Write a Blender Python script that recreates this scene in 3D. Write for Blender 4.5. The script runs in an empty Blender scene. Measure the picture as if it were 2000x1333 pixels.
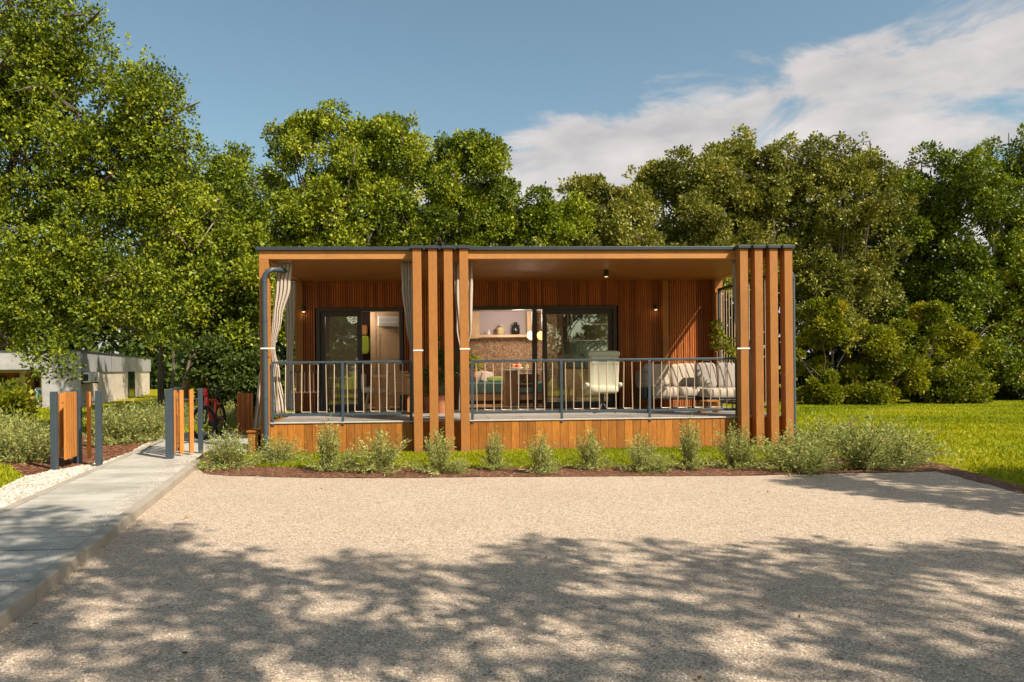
import bpy, math, random
import numpy as np
from mathutils import Vector, Matrix

# ------------------------------------------------------------------ camera, sky, sun
S = bpy.context.scene
F, CX, CY, H = 1450.0, 921.0, 720.3, 1.38            # focal length / principal point in px of the 2000 px photo, eye height
YAW, RHO = math.atan(76 / 1450), math.radians(.55)
fw = Vector((math.sin(YAW), math.cos(YAW), 0)); r0 = Vector((math.cos(YAW), -math.sin(YAW), 0)); u0 = Vector((0, 0, 1))
RT = r0 * math.cos(RHO) - u0 * math.sin(RHO); UP = u0 * math.cos(RHO) + r0 * math.sin(RHO)
cam = bpy.data.cameras.new("camera"); camo = bpy.data.objects.new("camera", cam); S.collection.objects.link(camo)
camo.matrix_world = Matrix(((RT.x, UP.x, -fw.x, 0), (RT.y, UP.y, -fw.y, 0), (RT.z, UP.z, -fw.z, H), (0, 0, 0, 1)))
cam.sensor_width = 36; cam.lens = F / 2000 * 36
cam.shift_x = (1000 - CX) / 2000; cam.shift_y = (CY - 666.5) / 2000
cam.clip_start = .05; cam.clip_end = 3000
S.camera = camo
SUN = Vector((1, -1, 1.39)).normalized()              # direction towards the sun
EL = math.asin(SUN.z); AZ = math.atan2(SUN.x, SUN.y)
W = bpy.data.worlds.new("World"); S.world = W; W.use_nodes = True
def build_world():
    nt = W.node_tree; N = nt.nodes; L = nt.links; N.clear()
    out = N.new("ShaderNodeOutputWorld"); bg = N.new("ShaderNodeBackground"); bg.inputs[1].default_value = .112
    sky = N.new("ShaderNodeTexSky"); sky.sky_type = 'NISHITA'; sky.sun_disc = False
    sky.sun_elevation = EL; sky.sun_rotation = AZ; sky.air_density = 1.0; sky.dust_density = 1.6; sky.ozone_density = 1.6
    tc = N.new("ShaderNodeTexCoord"); sep = N.new("ShaderNodeSeparateXYZ"); L.new(tc.outputs['Generated'], sep.inputs[0])
    # project the view direction on a cloud layer: (x/z, y/z)
    def m(op, a, b=None, c=None):
        n = N.new("ShaderNodeMath"); n.operation = op
        for i, v in enumerate((a, b, c)):
            if v is None: continue
            if isinstance(v, (int, float)): n.inputs[i].default_value = v
            else: L.new(v, n.inputs[i])
        return n.outputs[0]
    zc = m('MAXIMUM', sep.outputs[2], .03)
    px = m('DIVIDE', sep.outputs[0], zc); py = m('DIVIDE', sep.outputs[1], zc)
    cmb = N.new("ShaderNodeCombineXYZ"); L.new(m('MULTIPLY', px, 1.0), cmb.inputs[0]); L.new(m('MULTIPLY', py, .8), cmb.inputs[1])
    n1 = N.new("ShaderNodeTexNoise"); n1.inputs['Scale'].default_value = 4.6; n1.inputs['Detail'].default_value = 11; n1.inputs['Roughness'].default_value = .6
    n1.inputs['Distortion'].default_value = .35
    c3 = N.new("ShaderNodeCombineXYZ"); L.new(m('MULTIPLY', sep.outputs[0], 1.0), c3.inputs[0]); L.new(m('MULTIPLY', sep.outputs[1], 1.0), c3.inputs[1]); L.new(m('MULTIPLY', sep.outputs[2], 2.6), c3.inputs[2])
    L.new(c3.outputs[0], n1.inputs['Vector'])
    # a long bank of cloud lying to the right: its edge is a line on the cloud layer
    # edge runs through the photo from (950,370) to (2000,60): direction-space line  z = a*x + b*y
    edge = m('SUBTRACT', m('ADD', m('MULTIPLY', sep.outputs[0], .275), m('MULTIPLY', sep.outputs[1], .262)), sep.outputs[2])
    mask = m('ADD', m('MULTIPLY', edge, 13.0), .26)
    mask = m('MINIMUM', m('MAXIMUM', mask, -1.2), .48)
    d = m('ADD', m('SUBTRACT', n1.outputs['Fac'], .50), m('MULTIPLY', mask, .30))
    d = m('ADD', d, .045)
    cov = N.new("ShaderNodeMapRange"); cov.interpolation_type = 'SMOOTHSTEP'; L.new(d, cov.inputs[0])
    cov.inputs[1].default_value = 0.02; cov.inputs[2].default_value = .17; cov.inputs[3].default_value = 0; cov.inputs[4].default_value = .88
    mix = N.new("ShaderNodeMix"); mix.data_type = 'RGBA'; L.new(cov.outputs[0], mix.inputs[0])
    tint = N.new("ShaderNodeMix"); tint.data_type = 'RGBA'; tint.blend_type = 'MULTIPLY'; tint.inputs[0].default_value = 1
    L.new(sky.outputs[0], tint.inputs[6]); tint.inputs[7].default_value = (.90, .935, .78, 1)
    L.new(tint.outputs[2], mix.inputs[6]); n2_ = N.new("ShaderNodeTexNoise"); n2_.inputs['Scale'].default_value = 11; n2_.inputs['Detail'].default_value = 6; L.new(c3.outputs[0], n2_.inputs['Vector']); cr_ = N.new("ShaderNodeValToRGB"); L.new(n2_.outputs['Fac'], cr_.inputs[0]); cr_.color_ramp.elements[0].position = .3; cr_.color_ramp.elements[0].color = (3.2, 3.0, 3.0, 1); cr_.color_ramp.elements[1].position = .7; cr_.color_ramp.elements[1].color = (4.8, 4.4, 4.15, 1); L.new(cr_.outputs[0], mix.inputs[7])
    L.new(mix.outputs[2], bg.inputs[0]); L.new(bg.outputs[0], out.inputs[0])
build_world()
sl = bpy.data.lights.new("sun", 'SUN'); sl.energy = 4.5; sl.angle = math.radians(.53); sl.color = (1, .915, .76)
so = bpy.data.objects.new("sun", sl); S.collection.objects.link(so); so.rotation_euler = SUN.to_track_quat('Z', 'Y').to_euler()
S.view_settings.view_transform = 'Standard'; S.view_settings.look = 'None'; S.view_settings.gamma = 1
S.view_settings.exposure = .68; S.view_settings.use_curve_mapping = False
S.cycles.max_bounces = 7; S.cycles.transparent_max_bounces = 12; S.cycles.use_denoising = True
S.cycles.sample_clamp_indirect = 6

# ------------------------------------------------------------------ helpers
def ray(x, y): return fw + RT * ((x - CX) / F) - UP * ((y - CY) / F)
def at(x, y, Y):
    d = ray(x, y); t = Y / d.y; return Vector((d.x * t, Y, H + d.z * t))
def gr(x, y, z=0.0):
    d = ray(x, y); t = (z - H) / d.z; return Vector((d.x * t, d.y * t, z))
rnd = random.Random(5)
C = S.collection
class MB:
    def __init__(s): s.v = []; s.f = []
    def box(s, a, b, rot=None, org=None):
        n = len(s.v); (x0, y0, z0), (x1, y1, z1) = a, b
        P = [(x0, y0, z0), (x1, y0, z0), (x1, y1, z0), (x0, y1, z0), (x0, y0, z1), (x1, y0, z1), (x1, y1, z1), (x0, y1, z1)]
        if rot is not None:
            org = Vector(org or (0, 0, 0)); P = [tuple(rot @ (Vector(p) - org) + org) for p in P]
        s.v += P
        s.f += [tuple(n + i for i in q) for q in ((0, 3, 2, 1), (4, 5, 6, 7), (0, 1, 5, 4), (1, 2, 6, 5), (2, 3, 7, 6), (3, 0, 4, 7))]
        return s
    def rect_bar(s, a, b, w, t):
        """bar of rectangular section from a to b"""
        a, b = Vector(a), Vector(b); d = (b - a).normalized(); h = Vector((0, 0, 1)) if abs(d.z) < .9 else Vector((0, 1, 0))
        x = d.cross(h).normalized() * (w / 2); y = x.normalized().cross(d).normalized() * (t / 2); n = len(s.v)
        for p in (a, b): s.v += [tuple(p - x - y), tuple(p + x - y), tuple(p + x + y), tuple(p - x + y)]
        s.f += [tuple(n + i for i in q) for q in ((0, 1, 2, 3), (7, 6, 5, 4), (0, 4, 5, 1), (1, 5, 6, 2), (2, 6, 7, 3), (3, 7, 4, 0))]
        return s
    def tube(s, pts, r, seg=8, closed=False):
        pts = [Vector(p) for p in pts]; n = len(pts); base = len(s.v)
        rr = r if isinstance(r, (list, tuple)) else [r] * n
        prev = None
        for i, p in enumerate(pts):
            if closed: d = pts[(i + 1) % n] - pts[i - 1]
            else: d = pts[min(i + 1, n - 1)] - pts[max(i - 1, 0)]
            d.normalize()
            if prev is None: prev = d.orthogonal().normalized()
            x = (prev - d * prev.dot(d)); x = x.normalized() if x.length > 1e-5 else d.orthogonal().normalized(); prev = x; y = d.cross(x)
            for k in range(seg):
                a = 2 * math.pi * k / seg; s.v.append(tuple(p + (x * math.cos(a) + y * math.sin(a)) * rr[i]))
        m = n if closed else n - 1
        for i in range(m):
            j = (i + 1) % n
            for k in range(seg):
                k2 = (k + 1) % seg; s.f.append((base + i * seg + k, base + i * seg + k2, base + j * seg + k2, base + j * seg + k))
        if not closed:
            s.f.append(tuple(base + k for k in range(seg))[::-1]); s.f.append(tuple(base + (n - 1) * seg + k for k in range(seg)))
        return s
    def lathe(s, prof, c, seg=20, ax=None):
        base = len(s.v); c = Vector(c)
        for (r, z) in prof:
            for k in range(seg):
                a = 2 * math.pi * k / seg; s.v.append((c.x + r * math.cos(a), c.y + r * math.sin(a), c.z + z))
        for i in range(len(prof) - 1):
            for k in range(seg):
                k2 = (k + 1) % seg; s.f.append((base + i * seg + k, base + i * seg + k2, base + (i + 1) * seg + k2, base + (i + 1) * seg + k))
        s.f.append(tuple(base + k for k in range(seg))[::-1]); s.f.append(tuple(base + (len(prof) - 1) * seg + k for k in range(seg)))
        return s
    def blob(s, c, h, e=.35, rot=None, nu=20, nv=12, dent=None):
        """rounded cushion / box: superellipsoid with half sizes h"""
        base = len(s.v); c = Vector(c)
        def pw(v, p): return math.copysign(abs(v) ** p, v)
        for j in range(nv + 1):
            t = -math.pi / 2 + math.pi * j / nv
            for i in range(nu):
                a = 2 * math.pi * i / nu
                p = Vector((h[0] * pw(math.cos(t), e) * pw(math.cos(a), e), h[1] * pw(math.cos(t), e) * pw(math.sin(a), e), h[2] * pw(math.sin(t), e)))
                if dent: p = dent(p)
                if rot is not None: p = rot @ p
                s.v.append(tuple(c + p))
        for j in range(nv):
            for i in range(nu):
                i2 = (i + 1) % nu; s.f.append((base + j * nu + i, base + j * nu + i2, base + (j + 1) * nu + i2, base + (j + 1) * nu + i))
        return s
    def poly(s, pts, z0, z1=None):
        """prism over an outline (counter clockwise)"""
        n = len(s.v); k = len(pts)
        if z1 is None:
            s.v += [(p[0], p[1], z0) for p in pts]; s.f.append(tuple(range(n, n + k))); return s
        s.v += [(p[0], p[1], z0) for p in pts] + [(p[0], p[1], z1) for p in pts]
        s.f.append(tuple(range(n, n + k))[::-1]); s.f.append(tuple(range(n + k, n + 2 * k)))
        for i in range(k):
            j = (i + 1) % k; s.f.append((n + i, n + j, n + k + j, n + k + i))
        return s
    def mesh(s, name, mat, smooth=False):
        me = bpy.data.meshes.new(name); me.from_pydata(s.v, [], s.f); me.update()
        if mat: me.materials.append(mat)
        if smooth:
            me.polygons.foreach_set('use_smooth', [True] * len(me.polygons))
            me.set_sharp_from_angle(angle=math.radians(50))
        return me
    def build(s, name, mat, parent=None, smooth=False, bevel=0):
        return link(name, s.mesh(name, mat, smooth), parent, bevel)
def link(name, me, parent=None, bevel=0):
    o = bpy.data.objects.new(name, me); C.objects.link(o)
    if parent is not None:
        o.parent = parent; o.location = -parent.matrix_basis.translation if parent.type == 'EMPTY' else Vector((0, 0, 0))
    if bevel:
        b = o.modifiers.new('bevel', 'BEVEL'); b.width = bevel; b.segments = 2; b.limit_method = 'ANGLE'
    return o
def thing(name, label, cat, loc=(0, 0, 0), group=None):
    o = bpy.data.objects.new(name, None); C.objects.link(o); o.location = loc; o.empty_display_size = .1
    return tag(o, label, cat, group)
def tag(o, label=None, cat=None, group=None, kind=None):
    for k, v in (('label', label), ('category', cat), ('group', group), ('kind', kind)):
        if v: o[k] = v
    return o
def copy_tree(o, parent=None):
    c = o.copy(); C.objects.link(c)
    if parent is not None: c.parent = parent
    for ch in [x for x in C.objects if x.parent == o]: copy_tree(ch, c)
    return c

# ------------------------------------------------------------------ materials
def newmat(name):
    m = bpy.data.materials.new(name); m.use_nodes = True; return m, m.node_tree.nodes, m.node_tree.links, m.node_tree.nodes['Principled BSDF']
def pos(N, L, scale=(1, 1, 1), obj=False):
    g = N.new("ShaderNodeTexCoord") if obj else N.new("ShaderNodeNewGeometry")
    mp = N.new("ShaderNodeMapping"); mp.inputs['Scale'].default_value = scale
    L.new(g.outputs['Object' if obj else 'Position'], mp.inputs[0]); return mp.outputs[0]
def noise(N, L, vec, scale, detail=4, rough=.5, dist=0):
    n = N.new("ShaderNodeTexNoise"); L.new(vec, n.inputs['Vector']); n.inputs['Scale'].default_value = scale
    n.inputs['Detail'].default_value = detail; n.inputs['Roughness'].default_value = rough; n.inputs['Distortion'].default_value = dist; return n.outputs['Fac']
def ramp(N, L, fac, stops, interp='LINEAR'):
    r = N.new("ShaderNodeValToRGB"); r.color_ramp.interpolation = interp; L.new(fac, r.inputs[0]); e = r.color_ramp.elements
    while len(e) < len(stops): e.new(.5)
    for i, (p, c) in enumerate(stops): e[i].position = p; e[i].color = (*c, 1)
    return r.outputs[0]
def mixc(N, L, fac, a, b, mode='MIX'):
    m = N.new("ShaderNodeMix"); m.data_type = 'RGBA'; m.blend_type = mode
    for i, v in ((0, fac), (6, a), (7, b)):
        if isinstance(v, (int, float)): m.inputs[i].default_value = v
        elif isinstance(v, tuple): m.inputs[i].default_value = (*v, 1)
        else: L.new(v, m.inputs[i])
    return m.outputs[2]
def bump(N, L, h, bsdf, strength=.5, dist=.01):
    b = N.new("ShaderNodeBump"); b.inputs['Strength'].default_value = strength; b.inputs['Distance'].default_value = dist
    L.new(h, b.inputs['Height']); L.new(b.outputs[0], bsdf.inputs['Normal'])
def plain(name, col, rough=.6, metal=0, var=.12, vs=12, bumps=.15, spec=.4):
    m, N, L, B = newmat(name); p = pos(N, L)
    n = noise(N, L, p, vs, 5, .6)
    c = ramp(N, L, n, [(.3, tuple(x * (1 - var) for x in col)), (.7, tuple(min(1, x * (1 + var)) for x in col))])
    L.new(c, B.inputs['Base Color']); B.inputs['Roughness'].default_value = rough; B.inputs['Metallic'].default_value = metal
    B.inputs['Specular IOR Level'].default_value = spec
    if bumps: bump(N, L, noise(N, L, p, vs * 12, 3), B, bumps, .003)
    return m
def wood(name, dark, light, grain='z', rough=.55, sc=1.0, tone=.25, spec=.35, splash=False):
    m, N, L, B = newmat(name)
    s = {'x': (.12, 1, 1), 'y': (1, .12, 1), 'z': (1, 1, .12)}[grain]
    p = pos(N, L, tuple(v * sc for v in s))
    oi = N.new("ShaderNodeObjectInfo"); add = N.new("ShaderNodeVectorMath"); add.operation = 'ADD'
    sc3 = N.new("ShaderNodeVectorMath"); sc3.operation = 'SCALE'; cb = N.new("ShaderNodeCombineXYZ")
    for i in range(3): L.new(oi.outputs['Random'], cb.inputs[i])
    L.new(cb.outputs[0], sc3.inputs[0]); sc3.inputs[3].default_value = 37.0
    L.new(p, add.inputs[0]); L.new(sc3.outputs[0], add.inputs[1]); p = add.outputs[0]
    n1 = noise(N, L, p, 18, 6, .65, 1.2); n2 = noise(N, L, p, 90, 3, .6)
    c = ramp(N, L, n1, [(.28, dark), (.72, light)])
    c = mixc(N, L, .35, c, ramp(N, L, n2, [(.3, tuple(x * .55 for x in dark)), (.62, light)]))
    hv = N.new("ShaderNodeMapRange"); L.new(oi.outputs['Random'], hv.inputs[0]); hv.inputs[3].default_value = 1 - tone; hv.inputs[4].default_value = 1 + tone
    h = N.new("ShaderNodeHueSaturation"); L.new(c, h.inputs['Color']); L.new(hv.outputs[0], h.inputs['Value'])
    wx = noise(N, L, pos(N, L), 1.7, 3)
    c2 = mixc(N, L, ramp(N, L, wx, [(.42, (0, 0, 0)), (.75, (.35, .35, .35))]), h.outputs[0], tuple(x * .62 for x in dark))
    if splash:
        sz = N.new("ShaderNodeSeparateXYZ"); g2 = N.new("ShaderNodeNewGeometry"); L.new(g2.outputs['Position'], sz.inputs[0])
        ns = noise(N, L, pos(N, L, (1, 1, .5)), 9, 5, .7); mm = N.new("ShaderNodeMath"); mm.operation = 'MULTIPLY_ADD'; L.new(ns, mm.inputs[0]); mm.inputs[1].default_value = .42; L.new(sz.outputs[2], mm.inputs[2])
        c2 = mixc(N, L, ramp(N, L, mm.outputs[0], [(.16, (.55, .55, .55)), (.36, (0, 0, 0))]), c2, (.20, .11, .06))
    L.new(c2, B.inputs['Base Color']); B.inputs['Roughness'].default_value = rough; B.inputs['Specular IOR Level'].default_value = spec
    bump(N, L, n2, B, .25, .002)
    return m
M = {}
M['plank'] = wood('larch_plank', (.27, .085, .012), (.52, .20, .030), 'z', tone=.26, splash=True)
M['slat'] = wood('slat_wood', (.27, .058, .010), (.50, .150, .028), 'z', tone=.38)
M['fin'] = wood('fin_composite', (.34, .130, .029), (.44, .178, .043), 'z', .6, tone=.06, splash=True)
M['beam'] = wood('beam_wood', (.44, .18, .045), (.54, .24, .07), 'x', .6, tone=.05)
M['ceil'] = wood('ceiling_wood', (.30, .115, .025), (.42, .175, .045), 'x', .5, tone=.05)
M['gate'] = wood('gate_slat_wood', (.42, .15, .028), (.60, .24, .055), 'z', tone=.12)
M['oak'] = wood('pale_oak', (.42, .27, .15), (.58, .40, .25), 'z', .5, tone=.08)
M['oakx'] = wood('pale_oak_flat', (.42, .26, .14), (.60, .41, .25), 'x', .5, tone=.08)
M['dwood'] = wood('dark_brown_wood', (.045, .022, .012), (.10, .05, .025), 'z', .6, tone=.1)
M['metal'] = plain('blue_grey_metal', (.065, .085, .105), .42, .25, .1, 8, .05)
M['cap'] = plain('roof_cap_metal', (.05, .062, .072), .45, .3, .15, 6, .05)
M['frame'] = plain('door_frame_brown', (.07, .055, .047), .45, .2, .1, 6, .04)
M['rod'] = plain('beige_rod', (.52, .38, .26), .45, .1, .06, 10, .03)
M['curtain'] = plain('curtain_cloth', (.46, .385, .32), .95, 0, .06, 60, .4, .1)
M['white'] = plain('white_band', (.78, .74, .68), .7, 0, .05, 20, .1)
M['whitep'] = plain('white_plastic', (.74, .74, .72), .4, 0, .04, 8, .03)
M['black'] = plain('black_plastic', (.02, .02, .022), .45, 0, .1, 8, .05)
M['gap_black'] = plain('black_slat_backing', (.008, .006, .005), .9, 0, .1, 8, .05)  # near-black backing, darkness of the slat gaps put into its colour
M['tyre'] = plain('tyre_rubber', (.022, .022, .023), .85, 0, .2, 20, .3, .2)
M['red'] = plain('red_paint', (.62, .02, .015), .25, 0, .06, 10, .02, .6)
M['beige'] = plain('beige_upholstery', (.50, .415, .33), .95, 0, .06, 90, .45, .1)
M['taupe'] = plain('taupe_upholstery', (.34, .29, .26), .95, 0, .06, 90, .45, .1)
M['sage'] = plain('pale_sage_upholstery', (.52, .485, .36), .9, 0, .07, 70, .4, .12)
M['teal'] = plain('teal_upholstery', (.11, .22, .23), .9, 0, .08, 60, .3, .1)
M['pink'] = plain('pale_pink_cushion', (.66, .54, .50), .9, 0, .06, 60, .3, .1)
M['lime'] = plain('lime_cloth', (.42, .56, .05), .8, 0, .06, 30, .2)
M['moss'] = plain('soft_green_cushion', (.30, .36, .13), .9, 0, .2, 30, .3, .1)
M['orange'] = plain('orange_cloth', (.75, .34, .12), .8, 0, .06, 30, .2)
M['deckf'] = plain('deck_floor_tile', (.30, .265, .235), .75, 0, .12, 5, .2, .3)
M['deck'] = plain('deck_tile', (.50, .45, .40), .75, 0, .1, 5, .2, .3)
M['stucco'] = plain('grey_stucco', (.35, .335, .33), .95, 0, .16, 3, .4, .1)
M['cream'] = plain('cream_render', (.60, .51, .42), .95, 0, .16, 2.5, .4, .1)
M['niche'] = plain('mauve_wall_paint', (.40, .34, .36), .9, 0, .03, 3, .05)
M['creamp'] = plain('cream_wall_paint', (.62, .52, .42), .9, 0, .03, 3, .05)
M['mint'] = plain('mint_splashback', (.42, .56, .52), .4, 0, .08, 4, .03)
M['terra'] = plain('terracotta', (.45, .17, .08), .8, 0, .12, 12, .2)
M['wicker'] = plain('tan_wicker', (.50, .28, .13), .8, 0, .25, 70, .8, .2)
M['leather'] = plain('brown_leather', (.12, .05, .03), .5, 0, .15, 15, .2)
M['jug'] = plain('black_glazed_ceramic', (.012, .013, .012), .12, 0, .1, 8, .02, .6)
M['straw'] = plain('straw_ceramic', (.42, .35, .20), .7, 0, .1, 30, .2)
def cork():
    m, N, L, B = newmat('cork_wall'); p = pos(N, L); v = N.new("ShaderNodeTexVoronoi"); v.inputs['Scale'].default_value = 34; L.new(p, v.inputs['Vector'])
    sp = N.new("ShaderNodeSeparateColor"); L.new(v.outputs['Color'], sp.inputs[0])
    L.new(ramp(N, L, sp.outputs[0], [(.0, (.16, .085, .045)), (.5, (.27, .16, .09)), (1, (.42, .28, .18))]), B.inputs['Base Color']); B.inputs['Roughness'].default_value = .9
    return m
M['cork'] = cork()
def glass():
    m, N, L, B = newmat('window_glass'); N.remove(B); out = N['Material Output']
    t = N.new("ShaderNodeBsdfTransparent"); t.inputs[0].default_value = (.80, .84, .80, 1)
    g = N.new("ShaderNodeBsdfGlossy"); g.inputs['Roughness'].default_value = .01; g.inputs[0].default_value = (.95, .97, .95, 1)
    fr = N.new("ShaderNodeFresnel"); fr.inputs[0].default_value = 1.5
    mr = N.new("ShaderNodeMapRange"); L.new(fr.outputs[0], mr.inputs[0]); mr.inputs[1].default_value = 0; mr.inputs[2].default_value = 1; mr.inputs[3].default_value = .15; mr.inputs[4].default_value = 1
    mx = N.new("ShaderNodeMixShader"); L.new(mr.outputs[0], mx.inputs[0]); L.new(t.outputs[0], mx.inputs[1]); L.new(g.outputs[0], mx.inputs[2]); L.new(mx.outputs[0], out.inputs[0])
    return m
M['glass'] = glass()
def emit(name, col, s):
    m, N, L, B = newmat(name); B.inputs['Base Color'].default_value = (*col, 1); B.inputs['Emission Color'].default_value = (*col, 1); B.inputs['Emission Strength'].default_value = s; return m
M['globe'] = emit('lit_orange_globe', (1, .42, .08), .35)
M['globe2'] = emit('lit_cream_globe', (1, .72, .42), .5)
M['bulb'] = emit('lit_bulb', (1, .74, .35), .6)
def leafmat(name, stops, trans=.35, rough=.48, spec=.22):
    m, N, L, B = newmat(name); a = N.new("ShaderNodeAttribute"); a.attribute_name = 'tint'
    c = ramp(N, L, a.outputs['Fac'], stops)
    L.new(c, B.inputs['Base Color']); B.inputs['Roughness'].default_value = rough; B.inputs['Specular IOR Level'].default_value = spec
    t = N.new("ShaderNodeBsdfTranslucent"); hs = N.new("ShaderNodeHueSaturation"); hs.inputs['Value'].default_value = 1.5; hs.inputs['Saturation'].default_value = 1.1; L.new(c, hs.inputs['Color']); L.new(hs.outputs[0], t.inputs[0])
    mx = N.new("ShaderNodeMixShader"); mx.inputs[0].default_value = trans; L.new(B.outputs[0], mx.inputs[1]); L.new(t.outputs[0], mx.inputs[2]); L.new(mx.outputs[0], N['Material Output'].inputs[0])
    return m
OAK = [(0, (0.054, 0.078, 0.006)), (.3, (0.135, 0.174, 0.011)), (.6, (0.249, 0.278, 0.015)), (.86, (0.365, 0.368, 0.025)), (.955, (0.504, 0.374, 0.035)), (1, (0.504, 0.405, 0.035))]
M['oakleaf'] = leafmat('oak_leaf', OAK, .13)
M['oakleaf2'] = leafmat('oak_leaf_olive', [(0, (0.068, 0.076, 0.015)), (.35, (0.169, 0.174, 0.027)), (.7, (0.292, 0.279, 0.047)), (.95, (0.472, 0.377, 0.081)), (1, (0.540, 0.350, 0.087))], .15)
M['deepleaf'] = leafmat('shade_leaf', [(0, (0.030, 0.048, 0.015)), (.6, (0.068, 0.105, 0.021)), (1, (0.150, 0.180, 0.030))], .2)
M['bushleaf'] = leafmat('bay_bush_leaf', [(0, (0.046, 0.063, 0.007)), (.35, (0.139, 0.165, 0.010)), (.75, (0.276, 0.266, 0.016)), (.9, (0.381, 0.297, 0.028)), (1, (0.540, 0.276, 0.091))], .28)
M['herb'] = leafmat('silver_herb_leaf', [(0, (0.123, 0.133, 0.033)), (.4, (0.284, 0.313, 0.088)), (.8, (0.493, 0.509, 0.189)), (1, (0.474, 0.350, 0.116))], .3, .7, .15)
M['grassblade'] = leafmat('grass_blade', [(0, (.14, .18, .004)), (.5, (.27, .30, .006)), (.85, (.40, .385, .012)), (1, (.50, .38, .06))], .35, .6, .2)
M['bark'] = wood('oak_bark', (.07, .05, .04), (.22, .17, .13), 'z', .95, 1.2, .1, .1)
M['palebark'] = wood('pale_bark', (.16, .11, .09), (.42, .31, .26), 'z', .95, 1.0, .05, .1)
M['stem'] = wood('herb_stem', (.10, .075, .04), (.26, .20, .12), 'z', .9, 1, .1, .1)

def ground_mats():
    # gravel
    m, N, L, B = newmat('cream_gravel'); p = pos(N, L)
    v = N.new("ShaderNodeTexVoronoi"); v.inputs['Scale'].default_value = 105; L.new(p, v.inputs['Vector'])
    v2 = N.new("ShaderNodeTexVoronoi"); v2.inputs['Scale'].default_value = 48; L.new(p, v2.inputs['Vector'])
    sp = N.new("ShaderNodeSeparateColor"); L.new(v.outputs['Color'], sp.inputs[0]); sp2 = N.new("ShaderNodeSeparateColor"); L.new(v2.outputs['Color'], sp2.inputs[0])
    c = ramp(N, L, sp.outputs[0], [(0, (0.072, 0.047, 0.038)), (.13, (0.340, 0.239, 0.189)), (.34, (0.618, 0.473, 0.373)), (.75, (0.793, 0.624, 0.501)), (1, (0.950, 0.809, 0.680))])
    c = mixc(N, L, .45, c, ramp(N, L, sp2.outputs[1], [(0, (0.227, 0.166, 0.118)), (.22, (0.639, 0.487, 0.364)), (1, (0.845, 0.682, 0.520))]))
    big = noise(N, L, p, .7, 7, .68); c = mixc(N, L, ramp(N, L, big, [(.4, (0.000, 0.000, 0.000)), (.72, (0.433, 0.409, 0.397))]), c, (.50, .37, .28))
    fin_ = noise(N, L, p, 9, 4, .7); c = mixc(N, L, ramp(N, L, fin_, [(.35, (0.000, 0.000, 0.000)), (.75, (0.309, 0.292, 0.283))]), c, (.42, .33, .27))
    gap = ramp(N, L, v.outputs['Distance'], [(.35, (0.950, 0.975, 0.945)), (.75, (0.639, 0.585, 0.548))]); c = mixc(N, L, 1., c, gap, 'MULTIPLY')
    L.new(c, B.inputs['Base Color']); B.inputs['Roughness'].default_value = .95; B.inputs['Specular IOR Level'].default_value = .15
    inv = N.new("ShaderNodeMath"); inv.operation = 'SUBTRACT'; inv.inputs[0].default_value = 1; L.new(v.outputs['Distance'], inv.inputs[1])
    ad = N.new("ShaderNodeMath"); ad.operation = 'ADD'; L.new(inv.outputs[0], ad.inputs[0]); L.new(sp.outputs[1], ad.inputs[1])
    bump(N, L, ad.outputs[0], B, .75, .006)
    M['gravel'] = m
    # lawn base
    m, N, L, B = newmat('lawn'); p = pos(N, L)
    a = noise(N, L, p, 70, 5, .7); b = noise(N, L, p, .8, 6, .7)
    c = ramp(N, L, a, [(.3, (.14, .14, .003)), (.55, (.27, .245, .006)), (.75, (.40, .34, .014))])
    c = mixc(N, L, ramp(N, L, b, [(.45, (0, 0, 0)), (.75, (.6, .6, .6))]), c, (.42, .33, .03))
    L.new(c, B.inputs['Base Color']); B.inputs['Roughness'].default_value = .95; B.inputs['Specular IOR Level'].default_value = .1; bump(N, L, a, B, .9, .03)
    M['lawn'] = m
    # earth / mulch
    m, N, L, B = newmat('bark_mulch'); p = pos(N, L)
    v = N.new("ShaderNodeTexVoronoi"); v.inputs['Scale'].default_value = 38; L.new(p, v.inputs['Vector']); sp = N.new("ShaderNodeSeparateColor"); L.new(v.outputs['Color'], sp.inputs[0])
    c = ramp(N, L, sp.outputs[0], [(0, (.05, .018, .008)), (.5, (.11, .037, .016)), (.85, (.20, .075, .03)), (1, (.30, .17, .09))])
    L.new(c, B.inputs['Base Color']); B.inputs['Roughness'].default_value = .95; bump(N, L, sp.outputs[1], B, .9, .02)
    M['mulch'] = m
    # slabs
    m, N, L, B = newmat('concrete_slab'); p = pos(N, L)
    oi = N.new("ShaderNodeObjectInfo"); n1 = noise(N, L, p, 160, 3, .7); n2 = noise(N, L, p, 2.2, 5, .65)
    c = ramp(N, L, n1, [(.22, (.20, .18, .155)), (.42, (.42, .385, .335)), (.75, (.54, .495, .43))])
    c = mixc(N, L, ramp(N, L, n2, [(.42, (0, 0, 0)), (.66, (.7, .7, .7))]), c, (.30, .265, .215))
    hv = N.new("ShaderNodeMapRange"); L.new(oi.outputs['Random'], hv.inputs[0]); hv.inputs[3].default_value = .86; hv.inputs[4].default_value = 1.1
    h = N.new("ShaderNodeHueSaturation"); L.new(c, h.inputs['Color']); L.new(hv.outputs[0], h.inputs['Value'])
    L.new(h.outputs[0], B.inputs['Base Color']); B.inputs['Roughness'].default_value = .9; bump(N, L, n1, B, .3, .003)
    M['slab'] = m
    m, N, L, B = newmat('kerb_stone'); p = pos(N, L); n1 = noise(N, L, p, 120, 3, .7); n2 = noise(N, L, p, 3, 5, .6)
    c = ramp(N, L, n1, [(.3, (.30, .25, .20)), (.7, (.44, .375, .30))]); c = mixc(N, L, ramp(N, L, n2, [(.45, (0, 0, 0)), (.7, (.5, .5, .5))]), c, (.24, .20, .155))
    L.new(c, B.inputs['Base Color']); B.inputs['Roughness'].default_value = .95; bump(N, L, n1, B, .4, .003)
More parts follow.
